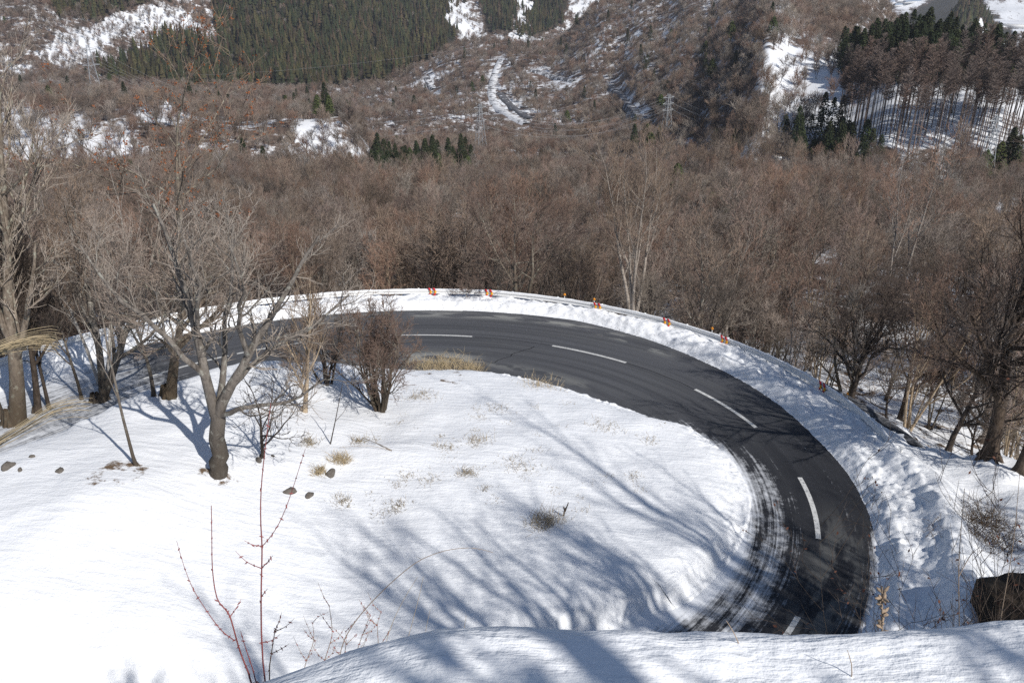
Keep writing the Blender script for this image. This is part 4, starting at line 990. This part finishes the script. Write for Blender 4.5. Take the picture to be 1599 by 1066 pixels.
scatter('distant_bare_woodland', np.concatenate([S['mid'][:, :3]]), S['mid'][:, 3], MIDJ, 'brown leafless woodland filling the valley below the bend', 1)
scatter('hillside_bare_woodland', S['farb'][:, :3], S['farb'][:, 3], FARB, 'brown leafless woods on the far hillsides', 2)
scatter('ridge_cedar_woodland', S['cedar'][:, :3], S['cedar'][:, 3], CEDJ, 'dark evergreens crowning the right hand ridge', 3)
scatter('mountain_conifer_forest', S['farc'][:, :3], S['farc'][:, 3], FARC, 'dense dark conifer forest on the mountainsides', 4)
scatter('larch_plantation', S['larch'][:, :3], S['larch'][:, 3], LARJ, 'rows of leafless larches on the snowy slope', 5)

# ---- trees beside and behind the photographer; they cast the shadows that cross the snow
CAST = [(15, 0, 13, .8), (18.5, 4.5, 13, .8), (21.5, -2, 15, .8), (25, 3, 15, .8), (14, -3.5, 13, .8), (29, 4, 15, .8), (13.5, 3.0, 13, 1.0), (16.5, -1.5, 15, 1), (20, 3.5, 14, 1.0), (23, -4, 15, 1.0), (27, 1.5, 15, 1.0), (19, -8, 15, 1.0), (13.5, -6.5, 14, 1.0), (31, -3, 15, 1),
        (25, 7.5, 15, 1.0), (33, 6, 15, 1.0), (12, -12, 14, 1), (17, 1, 14, 1), (22.5, 0.5, 14, 1), (28, -6, 15, 1), (15.5, 5.5, 12, 1), (30, 10, 15, 1), (21, 8.5, 14, 1.4), (11.5, 7.0, 12, .8), (13.5, 9.0, 13, .8), (10, -1, 9, .8),
        (2.9, -2.6, 5.0, 1.5), (4.6, -3.4, 5.2, 1.8), (5.4, -1.2, 5.0, 1.8), (20, 13, 17, 1.4), (26, 17, 17, 1), (18.5, 9.5, 16, 1.4), (28, 13, 18, 1.2), (24, 5, 18, 1.4), (32, 19, 17, 1), (17.5, 12.5, 15, 1.2), (22, 10, 18, 1.4), (24, 12, 18, 1.4)]
for i, (cx, cy, H, dn) in enumerate(CAST):
    tree_object('bare roadside tree outside the right edge of the photo', 'tree', (cx, cy, hgt(cx, cy) - 0.1), i * 1.1,
                bare_tree(120 + i, H, 0.25, ('upright', 'upright', 'wide', 'upright', 'gnarled')[i % 5], 0.30 * dn, 0.016, fork=0.35, detail=0 if H > 8 else 1, stems=1 + (i % 2)), M_BARK, M_TWIG, group='roadside trees right of the camera')

# ---------------------------------------------------------------- distant roads, pylons, wires, buildings
def hill_road_material(name, amt):
    m, nt, b = new_mat(name, 0.9, 0.1); n = noise_fac(nt, 0.25, 6)
    nt.links.new(mixc(nt, ramp(nt, n, [(0.62 - amt * 0.3, grey(0)), (0.72 - amt * 0.3, grey(1))]), (0.11, 0.11, 0.12), (0.72, 0.73, 0.75)), b.inputs['Base Color']); return m
for i, (line, w, amt, _) in enumerate(HILL_ROADS):
    pts = []
    for (x1, y1), (x2, y2) in zip(line[:-1], line[1:]):
        for t in np.linspace(0, 1, 7)[:-1]:
            h = hit(x1 + (x2 - x1) * t, y1 + (y2 - y1) * t, 300, 1600)
            if h is not None: pts.append(np.array(h))
    P = np.array(pts)
    for _ in range(3): P[1:-1] = (P[:-2] + P[1:-1] * 2 + P[2:]) / 4
    T = unit(np.gradient(P, axis=0)); Nn = unit(np.stack([T[:, 1], -T[:, 0], 0 * T[:, 0]], 1))
    rows = [P + Nn * w * k for k in (-0.9, -0.6, 0.6, 0.9)]
    dz = [-2.5, 0.9, 0.9, -2.5]; V = np.stack([r + np.array([0, 0, q]) for r, q in zip(rows, dz)], 1)
    structure('hill_road', mesh_from('hill_road', V.reshape(-1, 3), grid_faces(len(P), 4), hill_road_material('hill_road_surface', amt), True))

def pylon(label, px, py, d, H, group='lattice pylons of the power line'):
    r = ray(px, py); k = d / math.hypot(r[0], r[1]); x, y = r[0] * k, r[1] * k; z = hgt(x, y); base = np.array([x, y, z - 1])
    ztop = r[2] * k + H if False else None
    p = thing('pylon', label, 'pylon', tuple(base), 0.5, group)
    m = MB(); W = H * 0.09; wt = H * 0.018
    lv = np.linspace(0, 1, 8)
    def corner(q, t): w = W * (1 - t) ** 1.1 + wt; return np.array([w * (1 if q in (0, 3) else -1), w * (1 if q < 2 else -1), t * H])
    for q in range(4):
        m.tube([corner(q, t) for t in lv], 0.11, 4)
        for a, b in zip(lv[:-1], lv[1:]):
            m.tube([corner(q, a), corner((q + 1) % 4, b)], 0.05, 3); m.tube([corner((q + 1) % 4, a), corner(q, b)], 0.05, 3)
    obj('tower', m.mesh('tower', M_STEEL), p)
    arms = []
    for t in (0.68, 0.80, 0.92):
        a = MB(); L = H * 0.13
        for sgn in (-1, 1):
            a.tube([(0, 0, t * H), (sgn * L, 0, t * H + 0.3)], 0.14, 4); a.tube([(0, 0, t * H + 1.4), (sgn * L, 0, t * H + 0.3)], 0.10, 3)
        obj('cross_arm', a.mesh('cross_arm', M_STEEL), p); arms.append((t * H, L))
    c, s_ = math.cos(0.5), math.sin(0.5)
    return [base + np.array([sg * L * c, sg * L * s_, h]) for h, L in arms for sg in (-1, 1)]
pA = pylon('slender grey pylon in the brown wood above the middle of the bend', 751, 262, 410, 24)
pB = pylon('small grey pylon just right of the round dark evergreen', 1037, 250, 400, 22)
pC = pylon('pale pylon in front of the larch rows at far right', 1545, 232, 262, 19)
pD = pylon('white pylon below the snowy streak at upper left', 150, 140, 560, 34)
def wire(A, B, sag, label, r=0.028):
    t = np.linspace(0, 1, 24)[:, None]; P = A * (1 - t) + B * t; P[:, 2] -= (sag * 4 * t * (1 - t))[:, 0]
    o = P[0].copy(); tag(obj('power_line', MB().tube(P - o, r, 4).mesh('power_line', M_WIRE), None, tuple(o)), label, 'power line', 'overhead wires across the valley')
for i in range(6):
    lv = ('lowest', 'middle', 'topmost')[i // 2]; sd_ = ('near', 'far')[i % 2]
    wire(pA[i], pB[i], 9, '%s overhead wire on the %s side between the two central pylons' % (lv, sd_))
    wire(pB[i], pC[i], 9, '%s overhead wire on the %s side running right towards the larch slope' % (lv, sd_))
    wire(pD[i], pA[i], 20, '%s overhead wire on the %s side from the upper left pylon' % (lv, sd_))
def air(px, py, d): r = ray(px, py); return r * d / math.hypot(r[0], r[1])
wire(air(300, 118, 900), air(1420, -70, 620), 14, 'long single overhead wire crossing in front of the far hillside roads', 0.05)

def building(label, px, py, d, L, W, H, rz, roofm, group, arch=False):
    h = hit(px, py, 1300, 4500)
    if h is None: return
    x, y, z = h
    b = thing('greenhouse' if arch else 'warehouse', label, 'greenhouse' if arch else 'building', (x, y, z), rz, group)
    obj('wall', MB().box((0, 0, H / 2 - 1), (L, W, H + 2)).mesh('wall', M_WHITE), b)
    n = 9 if arch else 3; th = np.linspace(0, np.pi, n); yy = -np.cos(th) * W * 0.52; zz = H + np.sin(th) * W * (0.35 if arch else 0.25)
    V = np.array([[sx * L * 0.51, a, c] for sx in (-1, 1) for a, c in zip(yy, zz)]); i = np.arange(n - 1)
    F = np.stack([i, i + 1, i + 1 + n, i + n], 1)
    mb = MB().add(V, F); mb.add(V[:n], np.array([[0, j, j + 1, j + 1] for j in range(1, n - 1)])[:, [0, 1, 2]]); mb.add(V[n:], np.array([[0, j + 1, j] for j in range(1, n - 1)]))
    obj('roof', mb.mesh('roof', roofm), b)
M_ROOF = plain('snowy_roof', (0.78, 0.80, 0.84), 0.6, 0.05, 0.1); M_ROOFB = plain('blue_grey_roof', (0.25, 0.32, 0.42), 0.5, 0.1, 0.1)
for i, (px, py) in enumerate(((1372, 3), (1384, 5), (1396, 7), (1408, 9), (1388, -2), (1400, 0), (1412, 2), (1424, 4))):
    building('long snow covered greenhouse in the far valley beyond the brown hill crest', px, py, 2500 + i * 12, 70, 11, 3, 0.5, M_ROOFB if i % 2 else M_ROOF, 'greenhouses in the far valley', True)
building('long pale warehouse with snowy roof at the upper right edge', 1583, 42, 2450, 70, 26, 8, -0.35, M_ROOF, None)
building('smaller white shed in front of the long warehouse', 1592, 52, 2380, 34, 16, 5, -0.3, M_ROOF, None)

# ---------------------------------------------------------------- things on the mound
def ground_at(px, py):
    p = hit(px, py); return np.array(p)
def rock(label, px, py, r, seed, group=None):
    rg = np.random.default_rng(seed); p = ground_at(px, py)
    u = np.linspace(0, np.pi, 9); v = np.linspace(0, 2 * np.pi, 15)[:-1]; U, W = np.meshgrid(u, v, indexing='ij')
    q = np.stack([np.sin(U) * np.cos(W), np.sin(U) * np.sin(W), np.cos(U)], -1).reshape(-1, 3)
    cuts = unit(rg.normal(size=(9, 3))); lim = rg.uniform(.55, .85, 9)
    for c, l in zip(cuts, lim):
        dd = q @ c; q = q - np.clip(dd - l, 0, 1)[:, None] * c
    q = q * np.array([1.25, .8, .75]) * r + rg.normal(0, .02 * r, q.shape)
    i = np.arange(9 * 14).reshape(9, 14); j = np.roll(i, -1, 1); F = np.stack([i[:-1], i[1:], j[1:], j[:-1]], -1).reshape(-1, 4)
    tag(obj('rock', mesh_from('rock', q, F, M_ROCK), None, tuple(p + [0, 0, r * 0.15])), label, 'rock', group).rotation_euler = (0, 0, rg.uniform(0, 6))
ROCKS = [(453, 768, .22, 'dark rock left of the pair poking out of the snow below the forked tree'), (484, 774, .19, 'dark rock right of the pair, split face towards the camera'),
         (516, 741, .26, 'brown rock beside the dry grass tuft'), (502, 732, .12, 'small stone above the brown rock'), (404, 719, .16, 'dark stone at the foot of the small dark tree'),
         (13, 729, .26, 'brown rock at the left edge of the photo'), (93, 736, .18, 'flat dark stone lying on open snow at left'), (31, 734, .12, 'small stone right of the rock at the left edge'),
         (50, 713, .10, 'tiny stone in the snow behind the left edge rock'), (426, 712, .08, 'tiny pebble right of the small dark tree')]
for i, (a, b, r, l) in enumerate(ROCKS): rock(l, a, b, r, 200 + i)

def tuft(label, px, py, H, n, spread, seed, mat=M_GRASS, name='grass_tuft', group='dry grass tufts on the mound', sink=0.0):
    rg = np.random.default_rng(seed); p = ground_at(px, py)
    st = rg.normal(0, spread * .65, (n, 3)); st[:, 2] = -0.05 - sink
    th = rg.uniform(0, 6.28, n); d = np.stack([np.cos(th) * .6, np.sin(th) * .6, rg.uniform(.5, 1.2, n)], 1)
    P, R = sweep(st, d, rg.uniform(.5, 1.1, n) * H * 1.15, 5, -0.07, .12, rg, np.full(n, .010), np.full(n, .003))
    V, F = tubes(P, R, 3)
    o = obj(name, mesh_from(name, V, F, mat), None, tuple(p)); tag(o, label, 'grass', group); return o
TUFTS = [(738, 578, .55, 260, .5, 'tan grass tuft at the road edge, rightmost of the pair by the bushy tree'), (700, 575, .62, 420, .9, 'wide tan grass tuft at the road edge right of the bushy tree'),
         (665, 576, .6, 300, .9, 'tan grass under the twigs of the bushy tree'), (845, 603, .4, 160, .8, 'thin tan grass at the inner road edge below the first long dash'),
         (530, 720, .42, 200, .3, 'tan grass tuft above the brown rock'), (497, 738, .36, 140, .25, 'tan grass tuft left of the brown rock'),
         (728, 740, .26, 120, .35, 'low dull grass tuft in the middle of the mound'), (745, 690, .26, 130, .5, 'low dull grass patch higher on the mound'),
         (690, 700, .24, 90, .5, 'sparse grass left of the higher patch'), (640, 742, .2, 80, .35, 'small grass patch on the left half of the mound'),
         (675, 750, .2, 70, .4, 'small grass patch just right of another small patch'), (808, 728, .25, 110, .6, 'sparse grey grass patch on the right of the mound'),
         (852, 815, .42, 240, .45, 'grey brown dead weed clump beside the black stick'), (535, 782, .3, 90, .35, 'faint grass poking out of snow below the rocks'),
         (480, 692, .3, 140, .4, 'thin grass behind the small dark tree'), (940, 668, .25, 100, .6, 'faint grass at the shaded inner road edge'),
         (622, 790, .22, 90, .3, 'little grass spot on the lower left of the mound'), (775, 640, .22, 90, .6, 'faint grass strip near the top of the mound'),
         (560, 690, .3, 90, .35, 'grass beside the fallen twig'), (655, 620, .3, 120, .6, 'grass in the snow just right of the bushy trunk'), (985, 745, .2, 60, .3, 'isolated grass spot in the long shadows'), (1010, 690, .2, 60, .5, 'grass specks close to the snowy road edge')]
for i, (a, b, H, n, sp, l) in enumerate(TUFTS): tuft(l, a, b, H, n, sp, 300 + i, M_GRASS if i in (0, 1, 2, 3, 4, 5) else M_GRASSDULL)
for k in range(46):
    a = rng.uniform(560, 1040); b = rng.uniform(630, 800)
    if b > 560 + (a - 560) * 0.5 - 130: tuft('faint dry grass specks poking through the snow of the mound', a, b, rng.uniform(.08, .16), int(rng.integers(14, 40)), rng.uniform(.15, .45), 400 + k, M_GRASSDULL, group='grass specks on the mound')['kind'] = 'stuff'

def stems(name, label, cat, origin, lines, mat, group=None, part='stem'):
    """each line: list of 3-D points with (r0, r1)"""
    t = thing(name, label, cat, tuple(origin), 0.0, group)
    for pts, r0, r1 in lines:
        P = np.array(pts, float); K = max(len(P), 2); L = np.linspace(0, len(P) - 1, (len(P) - 1) * 3 + 1)
        q = np.stack([np.interp(L, range(len(P)), P[:, k]) for k in range(3)], 1)
        for _ in range(2): q[1:-1] = (q[:-2] + 2 * q[1:-1] + q[2:]) / 4
        obj(part, MB().tube(q - origin, np.linspace(r0, r1, len(q)), 6).mesh(part, mat, True), t)
    return t
# black forked stick, leaning stick, fallen twig
p = ground_at(880, 805); stems('stick', 'short black forked stick standing in the snow of the mound', 'stick', p, [([p, p + [.05, 0, .35]], .035, .03), ([p + [.05, 0, .2], p + [.16, 0, .6]], .03, .015), ([p + [.03, 0, .25], p + [-.03, 0, .42]], .025, .015)], M_DARK)
p = ground_at(516, 693); stems('sapling', 'thin dark leaning sapling between the small dark tree and the bushy tree', 'sapling', p, [([p, p + [.35, 0, 1.3], p + [.75, 0, 2.9]], .03, .01), ([p + [.3, 0, 1.1], p + [.75, 0, 1.6], p + [.95, 0, 2.1]], .012, .005)], M_DARK)
p = ground_at(612, 704); q2 = ground_at(565, 686); stems('fallen_twig', 'fallen twig with dry grass lying on the mound below the bushy tree', 'twig', p, [([p + [0, 0, .02], (p + q2) / 2 + [0, 0, .12], q2 + [0, 0, .1]], .025, .008), ([(p + q2) / 2 + [0, 0, .12], q2 + [.4, 0, .55]], .012, .004), ([p + [0, 0, .03], p + [-1.0, .3, .12], p + [-2.2, .2, .05]], .01, .004)], M_TAN)
# retaining block and dry brush at the right
def block():
    p = ground_at(1590, 1000); b = thing('retaining_wall', 'dark brown mossy retaining wall end in the snow at lower right', 'wall', tuple(p), 0.12)
    nx, nz = 40, 26; X, Z = np.meshgrid(np.linspace(-1.5, 2.4, nx), np.linspace(-.4, 2.2, nz), indexing='ij')
    Y = -0.5 + .16 * fbm(X * 1.4 + 3, Z * 1.4, 4) + .05 * fbm(X * 6, Z * 6, 3)
    fr = np.stack([X, Y, Z + .10 * fbm(X * 2, Z * 0, 2) + .09 * X * (Z > 0)], -1).reshape(-1, 3); bk = fr * np.array([1, 0, 1]) + np.array([0, .6, 0])
    i_ = np.arange(nx * nz).reshape(nx, nz); n = nx * nz; m = MB().add(fr, grid_faces(nx, nz)); m.add(bk, grid_faces(nx, nz)[:, ::-1])
    def edge(a): return np.array([[a[k], a[k + 1], a[k + 1] + n, a[k] + n] for k in range(len(a) - 1)])
    m.Q.append(np.concatenate([edge(i_[:, -1]), edge(i_[0, :]), edge(i_[-1, :])]))
    obj('wall_body', m.mesh('wall_body', M_STONE, True), b)
block()
for k, (a, c, l) in enumerate([(1520, 835, 'left clump of flattened brown brush on the snow shelf at right'), (1558, 828, 'right clump of flattened brown brush on the snow shelf'), (1540, 812, 'upper clump of flattened brown brush on the snow shelf')]):
    tuft(l, a, c, .55, 420, 1.1, 705 + k, M_BRUSH, 'dry_brush', 'flattened brush on the snow shelf')

# ---------------------------------------------------------------- growth rooted on the bank just below the photographer
def at_y(px, py, y): r = ray(px, py); return r * y / r[1]
def sap(label, y, main, lines, mat, r0=.0043, buds=True, name='sapling', group=None):
    """stems given by their course in the photograph at about y metres in front"""
    rg = np.random.default_rng(int(y * 100)); out = []; budm = MB(); nb = 0
    foot0 = at_y(*main[0], y); g = hgt(foot0[0], foot0[1]); origin = np.array([foot0[0], foot0[1], g])
    for li, line in enumerate([main] + lines):
        yy = y + (0.0 if li == 0 else rg.uniform(-.12, .12)); n = len(line)
        pts = [at_y(px, py, y + (yy - y) * k / max(1, n - 1)) for k, (px, py) in enumerate(line)]
        if line[0][1] > 1040: pts = [np.array([pts[0][0] + .02, pts[0][1] - .05, g - .05])] + pts
        ra = r0 if li == 0 else (r0 * .75 if line[0][1] > 1040 else r0 * .5)
        out.append((pts, ra, ra * .35))
        if buds:
            for a, b in zip(pts[:-1], pts[1:]):
                for f in (0.0, .5):
                    c = a * (1 - f) + b * f
                    dv = unit(rg.normal(size=3)); sz = r0 * 2.4
                    budm.tube([c - dv * sz, c, c + dv * sz], [r0 * .2, r0 * .8, r0 * .2], 5)
    t = stems(name, label, 'sapling', origin, out, mat, group)
    if buds:
        for v in budm.V: v -= origin
        o = obj('buds', budm.mesh('buds', M_REDSTEM), t); o['kind'] = 'stuff'
    return t
sap('tallest red tipped sapling with paired buds at the bottom left', 3.1, [(410, 1066), (407, 940), (410, 854), (407, 820), (407, 765), (414, 700), (423, 629)],
    [[(410, 852), (425, 835), (440, 810), (455, 770), (470, 722), (477, 700)], [(409, 852), (395, 851), (381, 843)], [(409, 887), (385, 878), (368, 860)], [(410, 885), (420, 875), (426, 867)],
     [(409, 930), (418, 918)], [(408, 1003), (425, 1000), (437, 990)]], M_REDSTEM)
sap('red sapling forked into two long arching shoots at the bottom left', 3.0, [(395, 1066), (384, 1040), (372, 1009), (360, 961), (352, 950), (338, 937), (331, 889), (331, 840), (330, 789)],
    [[(366, 999), (350, 988), (338, 975), (309, 933), (295, 906), (283, 870), (276, 844)], [(360, 961), (370, 948), (377, 934)], [(402, 1064), (390, 1030), (380, 1000), (376, 985)]], M_REDSTEM)
sap('dark stemmed sapling right of the tallest red sapling', 3.2, [(417, 1066), (423, 1025), (429, 985), (432, 978)], [[(430, 985), (447, 978), (460, 964)], [(429, 985), (436, 970), (440, 955)], [(424, 1020), (440, 1012), (452, 1004)]], M_TANSTEM)
bx = [((500, 1052), (507, 1030), (516, 1003), (520, 985), (514, 945)), ((545, 1046), (556, 1020), (566, 990), (578, 960)), ((532, 1048), (536, 1030), (541, 1005), (540, 985)), ((470, 1066), (478, 1030), (492, 1000), (488, 972)), ((585, 1036), (592, 1010), (588, 975), (595, 955))]
for i, m_ in enumerate(bx):
    m_ = [(m_[0][0] - 4, 1068)] + list(m_)
    rg = np.random.default_rng(500 + i); br = []
    for k in range(5):
        a = m_[2 + k % (len(m_) - 2)]; sg = rg.choice([-1, 1]); br.append([a, (a[0] + sg * rg.uniform(6, 14), a[1] - rg.uniform(4, 14)), (a[0] + sg * rg.uniform(14, 26), a[1] - rg.uniform(16, 40))])
    sap(('leftmost of', 'middle of', 'thin shoot in front of', 'lowest of', 'rightmost of')[i] + ' the tan twiggy shoots at the foreground snow edge', 3.3 + .12 * i, m_, br, M_TANSTEM, .0034)
sap('long thin cane arching to the right over the shadowed snow', 3.4, [(526, 1070), (531, 1010), (550, 975), (572, 948), (599, 920), (630, 892), (657, 872), (695, 858), (732, 854), (752, 857), (770, 862)], [[(657, 872), (650, 868)]], M_TANSTEM, .0028, False, 'cane')
for i, l_ in enumerate([[(590, 1050), (608, 980), (630, 935), (652, 900)], [(625, 1040), (640, 985), (655, 930), (661, 900)], [(662, 1030), (663, 990), (672, 950)], [(720, 1022), (724, 985), (728, 960)]]):
    l_ = [(l_[0][0] - 3, 1066)] + l_
    sap('pale thin grass stalk rising from the foreground edge, %s' % ('leftmost', 'second from left', 'third from left', 'rightmost')[i], 3.6, l_, [], M_GRASS, .0022, False, 'grass_stalk')
# stalks through the foreground snow
for i, l_ in enumerate([[(1158, 1016), (1148, 990), (1134, 968)], [(1333, 1049), (1328, 1030), (1323, 1014)]]):
    sap(('bent brown stalk sticking out of the foreground snow', 'short faint stalk in the foreground snow at right')[i], 1.62 if i == 0 else 1.5, l_, [], M_TANSTEM, .0018, False, 'grass_stalk')
# shrubs at the lower right with a few dead leaves
for i, (px, yb, H, seed, lean, lab) in enumerate([(1560, 4.2, 3.5, 601, (-.30, .1), 'leafy remnant shrub leaning left over the snow bank at lower right'), (1600, 4.6, 4.2, 602, (-.2, .1), 'tallest thin shrub with scattered dead leaves at lower right'),
        (1480, 5.2, 3.6, 604, (-.2, .1), 'lowest thin shrub with dark leaves beside the snow edge of the road'), (1660, 4.0, 4.2, 603, (-.25, 0), 'thin shrub at the right edge of the photo')]):
    b = at_y(px, 1000, yb); loc = (b[0], b[1], hgt(b[0], b[1]))
    tree_object(lab, 'shrub', loc, i * 1.3, bare_tree(seed, H, .006, 'upright', .30, .0020, lean=lean, stems=4, fork=.4, detail=1), M_DARK, M_TWIGDARK, 'shrub', 'shrubs at the lower right', leaves=(240, .013, M_LEAFDARK))
sap('upright orange brown cane crossing the retaining wall', 3.6, [(1498, 1066), (1498, 981), (1496, 885), (1501, 820), (1506, 762)], [[(1497, 900), (1507, 880), (1519, 862)], [(1498, 930), (1488, 912)]], M_TANSTEM, .0036, False, 'cane')
sap('orange brown cane leaning right at the right edge', 3.8, [(1556, 1066), (1560, 975), (1574, 900), (1584, 837), (1592, 740)], [[(1574, 900), (1590, 880)]], M_TANSTEM, .0032, False, 'cane')
def plume(label, y, base, tip, mat):
    rg = np.random.default_rng(int(base[0])); A = at_y(*base, y); g = hgt(A[0], A[1]); o = np.array([A[0], A[1], g]); B = at_y(*tip, y)
    t = thing('seed_head', label, 'weed', tuple(o)); obj('stem', MB().tube(np.array([o, A, B]) - o, .004, 5).mesh('stem', mat), t)
    m = MB()
    for k in range(26):
        f = rg.random(); c = A * (1 - f) + B * f - o; d = unit(rg.normal(size=3) + [0, 0, .8]) * rg.uniform(.02, .05); m.tube([c, c + d * .6, c + d], [.003, .009, .002], 4)
    q = obj('seeds', m.mesh('seeds', mat), t); q['kind'] = 'stuff'
plume('withered tan seed head standing at the snow edge in front of the road', 3.0, (1378, 1000), (1377, 915), M_TANSTEM)
# drooping pampas blades entering from the left edge
def blades(label, pts, n, seed, y=3.4):
    rg = np.random.default_rng(seed); P = []
    for k in range(n):
        dy = rg.normal(0, 9); e = rg.uniform(.75, 1.0); q = [at_y(px, py + dy * (0.25 + j / len(pts)), y + rg.normal(0, .03)) for j, (px, py) in enumerate(pts)]
        q = np.array(q); m = max(3, int(len(q) * e)); tt = np.linspace(0, (len(q) - 1) * e, 9); P.append(np.stack([np.interp(tt, range(len(q)), q[:, c]) for c in range(3)], 1))
    P = np.array(P); o = P[0, 0].copy(); V, F = tubes(P - o, np.tile(np.linspace(.0022, .0008, 9), (n, 1)), 3)
    g = hgt(o[0] - .1, o[1]); W, G = tubes(np.array([[[-1.5, 0, g - o[2]], [-1.2, 0, (g - o[2]) * .4], [-.3, 0, .0], [0, 0, 0]]]) + np.random.default_rng(seed).normal(0, .03, (7, 1, 3)), np.tile([[.004, .004, .0035, .003]], (7, 1)), 3); V, F = combine([(V, F), (W, G)])
    me = mesh_from('pampas_grass', V, F, M_GRASS); tag(obj('pampas_grass', me, None, tuple(o)), label, 'grass')
blades('upper tuft of long straw coloured grass blades reaching in from the left edge', [(-60, 575), (-20, 552), (15, 540), (50, 532), (80, 531), (98, 538)], 30, 1)
blades('lower tuft of long straw coloured grass blades curving over the left crest', [(-60, 720), (-10, 695), (40, 665), (80, 640), (115, 630), (148, 631)], 26, 2)

# ---------------------------------------------------------------- the air: thin even haze over the whole valley
hm = bpy.data.materials.new('haze'); hm.use_nodes = True; hn = hm.node_tree; hn.nodes.clear()
ho = hn.nodes.new('ShaderNodeOutputMaterial'); hv = hn.nodes.new('ShaderNodeVolumePrincipled')
hv.inputs['Color'].default_value = (0.86, 0.90, 1.0, 1); hv.inputs['Density'].default_value = 0.00011; hv.inputs['Anisotropy'].default_value = 0.2
hn.links.new(hv.outputs[0], ho.inputs['Volume'])
zmin = -325; hb = MB().box((0, 2300, (zmin + 360) / 2), (9400, 5200, 360 - zmin)); hz = obj('haze', hb.mesh('haze', hm)); hz['kind'] = 'stuff'; hz['label'] = 'thin bluish haze lying over the valley'
